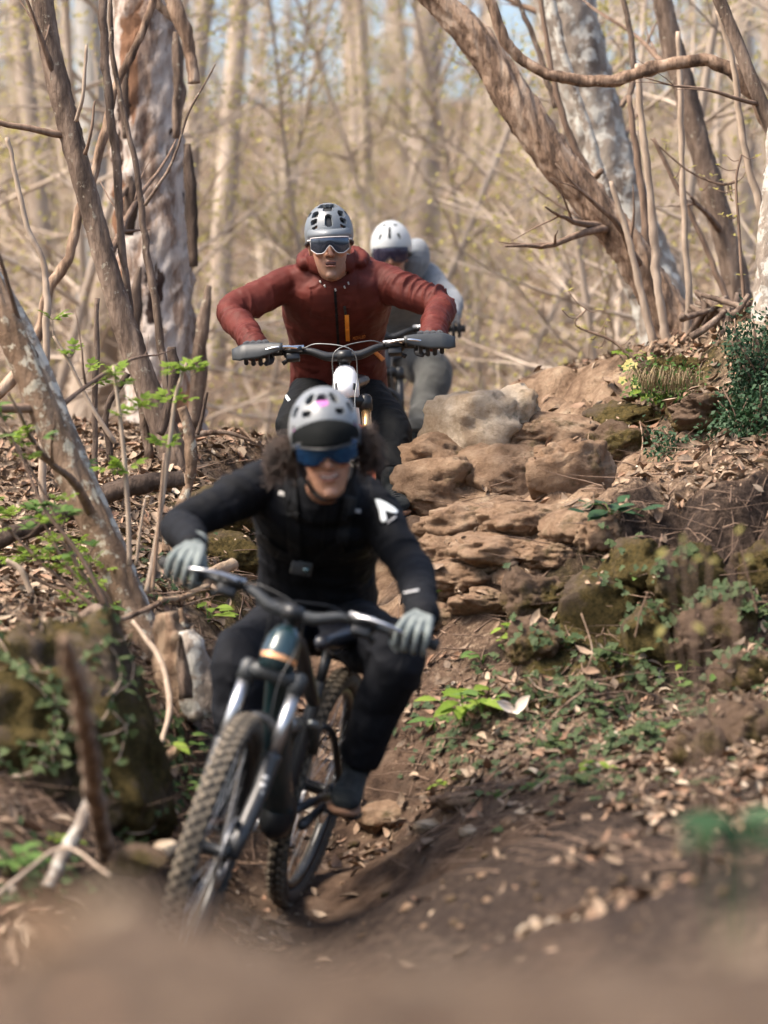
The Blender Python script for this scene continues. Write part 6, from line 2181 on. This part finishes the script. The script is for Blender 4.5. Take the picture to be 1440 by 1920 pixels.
# ---- rider in front: black jacket
JA = dict(neck=P(606, 925, 9.48), sh={1: P(703, 962, 9.55), -1: P(500, 908, 9.55)}, el={1: P(772, 1064, 9.42), -1: P(345, 985, 9.36)},
          hips=P(592, 1150, 9.98), hip={1: P(640, 1172, 9.92), -1: P(540, 1168, 9.92)}, kn={1: P(745, 1232, 9.50), -1: P(452, 1240, 9.45)},
          Mh=head_matrix(P(612, 842, 9.22), (.04, -1, -.20), (-.09, -.2, 1)), back=Vector((0, .03, .03)))
A = person('smiling rider in black jacket with pale gloves and long hair, nearest the camera', JA,
           dict(trousers=M_NAVYP, jacket=M_BLACKJ, glove=M_GLOVE, bulk=1.0, fold=.0070, arm=.9, hand=1.0, stubble=.25, 
                legr=[.100, .098, .084, .074, .064],
                jacket_extra=lambda J, mid, neck: collar(neck, mid, .080, .030, None, .019) + collar(neck, mid, .080, .0, None, .024)), bikeA)
# ---- middle rider: red jacket
JB = dict(neck=P(624, 503, 12.92), sh={1: P(716, 528, 12.98), -1: P(540, 532, 12.98)}, el={1: P(822, 574, 12.80), -1: P(436, 584, 12.80)},
          hips=P(634, 722, 13.45), hip={1: P(676, 735, 13.42), -1: P(592, 735, 13.42)}, kn={1: P(730, 806, 13.05), -1: P(560, 800, 13.05)},
          Mh=head_matrix(P(618, 462, 12.72), (.03, -1, -.10), (-.05, -.1, 1)), back=Vector((0, .03, .02)))
def hoodB(J, mid, neck):
    q = collar(neck, mid, .086, .034, None, .016)
    m = MB()
    lat = (J['sh'][1] - J['sh'][-1]).normalized()
    pts = [neck + lat * (.118 * math.cos(a)) + Vector((0, .075 * math.sin(a) + .01, .030 + .035 * math.sin(a))) for a in np.linspace(-.35, math.pi + .35, 14)]
    m.tube(pts, [.024 + .018 * math.sin(i / 13 * math.pi) for i in range(14)], 12)
    m.ball(pts[0], .024); m.ball(pts[-1], .024)
    return q + [m]
B = person('rider in dark red jacket and grey helmet on the middle bike', JB,
           dict(trousers=M_BLACKP, jacket=M_REDJ, glove=M_GLOVEB, bulk=1.08, fold=.0105, hand=1.05, stubble=.95, fine=1.1, arm=.96, wpitch=R(-22), jacket_extra=hoodB, legr=[.100, .098, .086, .080, .070]), bikeB)
# ---- last rider: pale grey jacket
JC = dict(neck=P(742, 515, 16.55), sh={1: P(796, 520, 16.62), -1: P(672, 535, 16.62)}, el={1: P(845, 566, 16.45), -1: P(615, 585, 16.45)},
          hips=P(742, 660, 17.10), hip={1: P(775, 672, 17.05), -1: P(705, 672, 17.05)}, kn={1: P(815, 700, 16.62), -1: P(668, 710, 16.62)},
          Mh=head_matrix(P(734, 480, 16.3), (-.05, -1, -.12), (-.04, -.1, 1)), back=Vector((0, .03, .03)))
def hoodC(J, mid, neck):
    m = MB()
    m.ellipsoid(P(775, 490, 16.52), (.085, 0, 0), (0, .11, 0), (.02, 0, .115))
    m.ellipsoid(P(745, 490, 16.62), (.10, 0, 0), (0, .08, 0), (.0, 0, .09))
    return [m]
C = person('rider in pale grey jacket and white helmet behind the red jacket rider', JC,
           dict(trousers=M_GREYP, jacket=M_GREYJ, glove=M_GLOVEB, bulk=1.05, fold=.005, hand=1.1, stubble=.3, jacket_extra=hoodC, legr=[.105, .105, .095, .085, .072]), bikeC)

# helmets
ventsB = [(0, 1.06, .17, .24, 0), (0, .46, .16, .22, 0), (.74, .70, .15, .13, .2), (.70, .42, .15, .09, .35), (.62, .22, .12, .05, .35), (.62, 1.14, .13, .14, 0), (1.25, .7, .12, .10, 0), (2.3, .7, .12, .2, 0)]
hB, _ = helmet(B['root'], B['Mh'], M_SHELLG, ventsB, 'lip', .97)
glasses(B['root'], B['Mh'], M_LENSD, M_FRAMEW, .073, .026, -.036, True, .030, .008)
ventsA = [(0, .95, .16, .20, 0), (.62, .98, .11, .17, 0), (.58, .58, .14, .08, .2), (1.1, .58, .12, .14, 0), (1.0, .15, .05, .12, 0), (1.9, .7, .12, .2, 0)]
hA, SA = helmet(A['root'], A['Mh'], M_SHELLP, ventsA, 'peak', 1.03)
glasses(A['root'], A['Mh'], M_LENSB, M_DARKPL, .083, .030, -.036, False, .024, .006)
for (az, el, w, h_) in ((0, .86, .017, .011), (.97, .10, .010, .010), (-.97, .10, .010, .010)):
    c, t = SA(az, el, .93), SA(az, el + .05, .93)
    n_ = (c - Vector((0, -.014, .05))).normalized()
    up_ = (t - c).normalized()
    Mx = A['Mh']
    build('liner_pad', MB().box(Mx @ c, Mx.to_3x3() @ (up_.cross(n_) * w), Mx.to_3x3() @ (up_ * h_), Mx.to_3x3() @ (n_ * .004), .002), M_PINK, hA)
ventsC = [(0, .60, .07, .30, 0), (.50, .98, .10, .08, .5), (.52, .42, .07, .13, -.4), (1.7, .6, .1, .12, 0)]
hC, _ = helmet(C['root'], C['Mh'], M_SHELLW, ventsC, 'smooth', 1.04)
gC = glasses(C['root'], C['Mh'], M_LENSP, M_DARKPL, .086, .034, -.040, True, .022, .004)
build('goggle_strap', MB().tube([C['Mh'] @ Vector((.088 * math.sin(a), .0 + .098 * math.cos(a), .012)) for a in np.linspace(1.05, 2 * math.pi - 1.05, 30)], .012, 6, ecc=[.3] * 30, up=(1, 0, 0)), M_DARKPL, gC)

def mouth(pd, smile):
    Mh = pd['Mh']
    arc = lambda z, w, b_, y: [Mh @ Vector((x, y - 6 * x * x, z + b_ * (x / w) ** 2)) for x in np.linspace(-w, w, 11)]
    hgt = .0075 if smile else .0105
    w = .026 if smile else .019
    cv = .006 if smile else -.001
    mo = MB()
    r0, r1 = arc(-.0625 + hgt * .5, w, cv, .1045), arc(-.0625 - hgt * .5, w, cv, .1045)
    mo.grid([r0, [q + (Mh.to_3x3() @ Vector((0, .0004, 0))) for q in arc(-.0625, w, cv, .1045)], r1])
    m_ = put('mouth', with_mods(mo, [('SOLIDIFY', dict(thickness=.002))]), M_MOUTH, pd['root'])
    if smile:
        build('teeth', MB().tube(arc(-.0605, w * .8, cv * .8, .1052), .0022, 6), M_TEETH, m_)
    rr = lambda r: [r * (.35 + .65 * math.sin(math.pi * i / 10)) for i in range(11)]
    build('lip', MB().tube(arc(-.0625 + hgt * .75, w, cv, .1045), rr(.0034 if smile else .0024), 8), M_LIP, m_)
    build('lip', MB().tube(arc(-.0625 - hgt * .95, w * .93, cv, .1045), rr(.0042 if smile else .0034), 8), M_LIP, m_)
mouth(A, True)
mouth(B, False)
mouth(C, False)

# long curly hair of the front rider, blown out to both sides
hr = MB()
for i in range(950):
    s = 1 if random.random() < .5 else -1
    a = random.uniform(-.4, .9)
    root_l = Vector((s * random.uniform(.070, .086), random.uniform(-.08, .01), random.uniform(-.03, .02)))
    end_l = Vector((s * random.uniform(.09, .175 if s < 0 else .150), random.uniform(-.10, .03), random.uniform(-.075, .015)))
    midl = root_l.lerp(end_l, .5) + Vector((s * random.uniform(0, .03), random.uniform(-.02, .02), random.uniform(.0, .045)))
    pts = catmull([root_l, midl, end_l, end_l + Vector((s * random.uniform(-.03, .02), random.uniform(-.02, .02), -random.uniform(.0, .035)))], 6)
    ph, fr_, am = random.uniform(0, 6.28), random.uniform(.6, 1.1), random.uniform(.004, .010)
    out = []
    for k2, q in enumerate(pts):
        g = k2 / len(pts)
        out.append(A['Mh'] @ (Vector(q) + Vector((am * math.sin(ph + fr_ * k2), am * math.cos(ph * 2 + fr_ * k2), am * math.cos(ph + fr_ * k2))) * (.3 + g)))
    hr.tube(out, [.0020 * (1 - .7 * k2 / len(pts)) for k2 in range(len(pts))], 3, cap=False)
hair = put('hair', hr, M_HAIR, A['root'])
hair['kind'] = 'stuff'

# ---- things sewn, strapped or printed on the clothes
bA, bB = bvh_of(A['jm']), bvh_of(B['jm'])
tA, tB = bvh_of(A['tm']), bvh_of(B['tm'])
jA, jB = A['jacket'], B['jacket']
decal('shoulder_print', [[(703, 937), (712, 938), (724, 944), (738, 953), (745, 960), (743, 964), (736, 963), (722, 958), (712, 950), (706, 945)],
                         [(705, 943), (713, 949), (721, 956), (724, 968), (726, 975), (722, 979), (718, 981), (714, 976), (711, 958)]], bA, M_PRINT, jA, cell=4)
decal('shoulder_lettering', [[(726 + 4.2 * i, 979 - 3.0 * i), (729 + 4.2 * i, 977 - 3.0 * i), (729.5 + 4.2 * i, 981 - 3.0 * i), (726.5 + 4.2 * i, 983 - 3.0 * i)] for i in range(4)], bA, M_LETTER, jA, cell=4)
decal('cuff_stripe', strip([(758, 1112), (786, 1107)], 3), bA, M_LETTER, jA)
decal('buckle', strip([(523, 924), (537, 929)], 9), bA, M_ELAST, jA)
decal('buckle', strip([(653, 955), (676, 959)], 7), bA, M_LETTER, jA)
hs = [decal('chest_strap', strip(pts, w), bA, M_HARN, None, .006, A['root'], 6) for pts, w in (
    ([(545, 905), (550, 960), (553, 1030), (556, 1045)], 24), ([(655, 930), (648, 970), (640, 1020), (600, 1050)], 24),
    ([(480, 1000), (520, 1035), (560, 1050)], 18), ([(690, 1030), (640, 1045), (590, 1052)], 18))]
decal('zip', strip([(612, 935), (606, 1000), (602, 1040)], 4), bA, M_HARN, jA, .003)
decal('thigh_label', [[(412, 1155), (436, 1148), (442, 1172), (420, 1182)]], tA, M_LETTER, A['trousers'], .003)

decal('chest_zip', strip([(650, 590), (651, 615), (652, 639)], 7.5), bB, M_ZIP, jB, .003)
decal('zip_pull', strip([(646, 573), (648, 588)], 5), bB, M_DARKPL, jB, .005)
decal('front_zip', strip([(628, 545), (631, 590), (634, 640), (636, 700)], 5), bB, M_HARN, jB, .001)
decal('pocket_zip', strip([(695, 652), (718, 675)], 8), bB, M_ZIPD, jB, .003)
decal('pocket_zip', strip([(559, 656), (553, 668), (546, 677)], 8), bB, M_ZIPD, jB, .003)
# jacket lettering
fc = bpy.data.curves.new('lettering', 'FONT')
fc.body = 'PEDALED'
fc.size = 10
to = bpy.data.objects.new('tmp_text', fc)
COL.objects.link(to)
dg = bpy.context.evaluated_depsgraph_get()
tme = bpy.data.meshes.new_from_object(to.evaluated_get(dg))
bpy.data.objects.remove(to)
tc_ = get_co(tme)
wid = tc_[:, 0].max()
polys = []
for p_ in tme.polygons:
    polys.append([(661 + tc_[i, 0] / wid * 24, 637.5 - tc_[i, 0] / wid * 4.5 - tc_[i, 1] * .82) for i in p_.vertices])
decal('jacket_lettering', polys, bB, M_ZIPD, jB, .002, None, 6)
for (x, y) in ((601, 526), (609, 534), (629, 541), (646, 536), (653, 529)):
    decal('cord_lock', strip([(x - 1, y), (x + 1, y + 5)], 3), bB, M_ELAST, jB, .004)
decal('thigh_stripe', strip([(533, 728), (536, 742), (543, 752)], 6), tB, M_PRINT, B['trousers'], .003)
decal('thigh_stripe', strip([(735, 712), (744, 728), (752, 746)], 3.5), tB, M_PRINT, B['trousers'], .003)
# grey liner inside the red collar
upB = (Vector((0, 0, .9)) + (B['neck'] - B['mid']).normalized() * .3).normalized()
put('neck_liner', MB().torus(B['neck'] + upB * .034 + Vector((-.008, -.012, 0)), upB, .074, .008, 40, 10, 3.2), M_GREYLINER, B['root'])

# small action camera on the front rider's chest
cp = P(566, 1064, 9.0)
hit = bA.ray_cast(CAMP, (cp - CAMP).normalized())
cc = (hit[0] if hit[0] else P(566, 1064, 9.55)) + Vector((0, -.022, 0))
ac = empty('action_camera', cc)
tag(ac, 'small black action camera strapped to the black jacket chest', 'camera')
fx, fy, fz = Vector((.97, 0, -.2)), Vector((0, -1, -.1)), Vector((.2, 0, .97))
build('case', MB().box((0, 0, 0), fx * .032, fy * .013, fz * .023, .004), M_DARKPL, ac)
build('lens_ring', MB().tube([fx * .014 + fy * .013 - fz * .003, fx * .014 + fy * .019 - fz * .003], [.0115, .0110], 18), M_GUARD, ac)
build('lens', MB().ellipsoid(fx * .014 + fy * .019 - fz * .003, fx * .009, fz * .009, fy * .003), M_LENSGLASS, ac)
build('mount', MB().box(fy * -.018, fx * .022, fy * .012, fz * .015, .003), M_GUARD, ac)
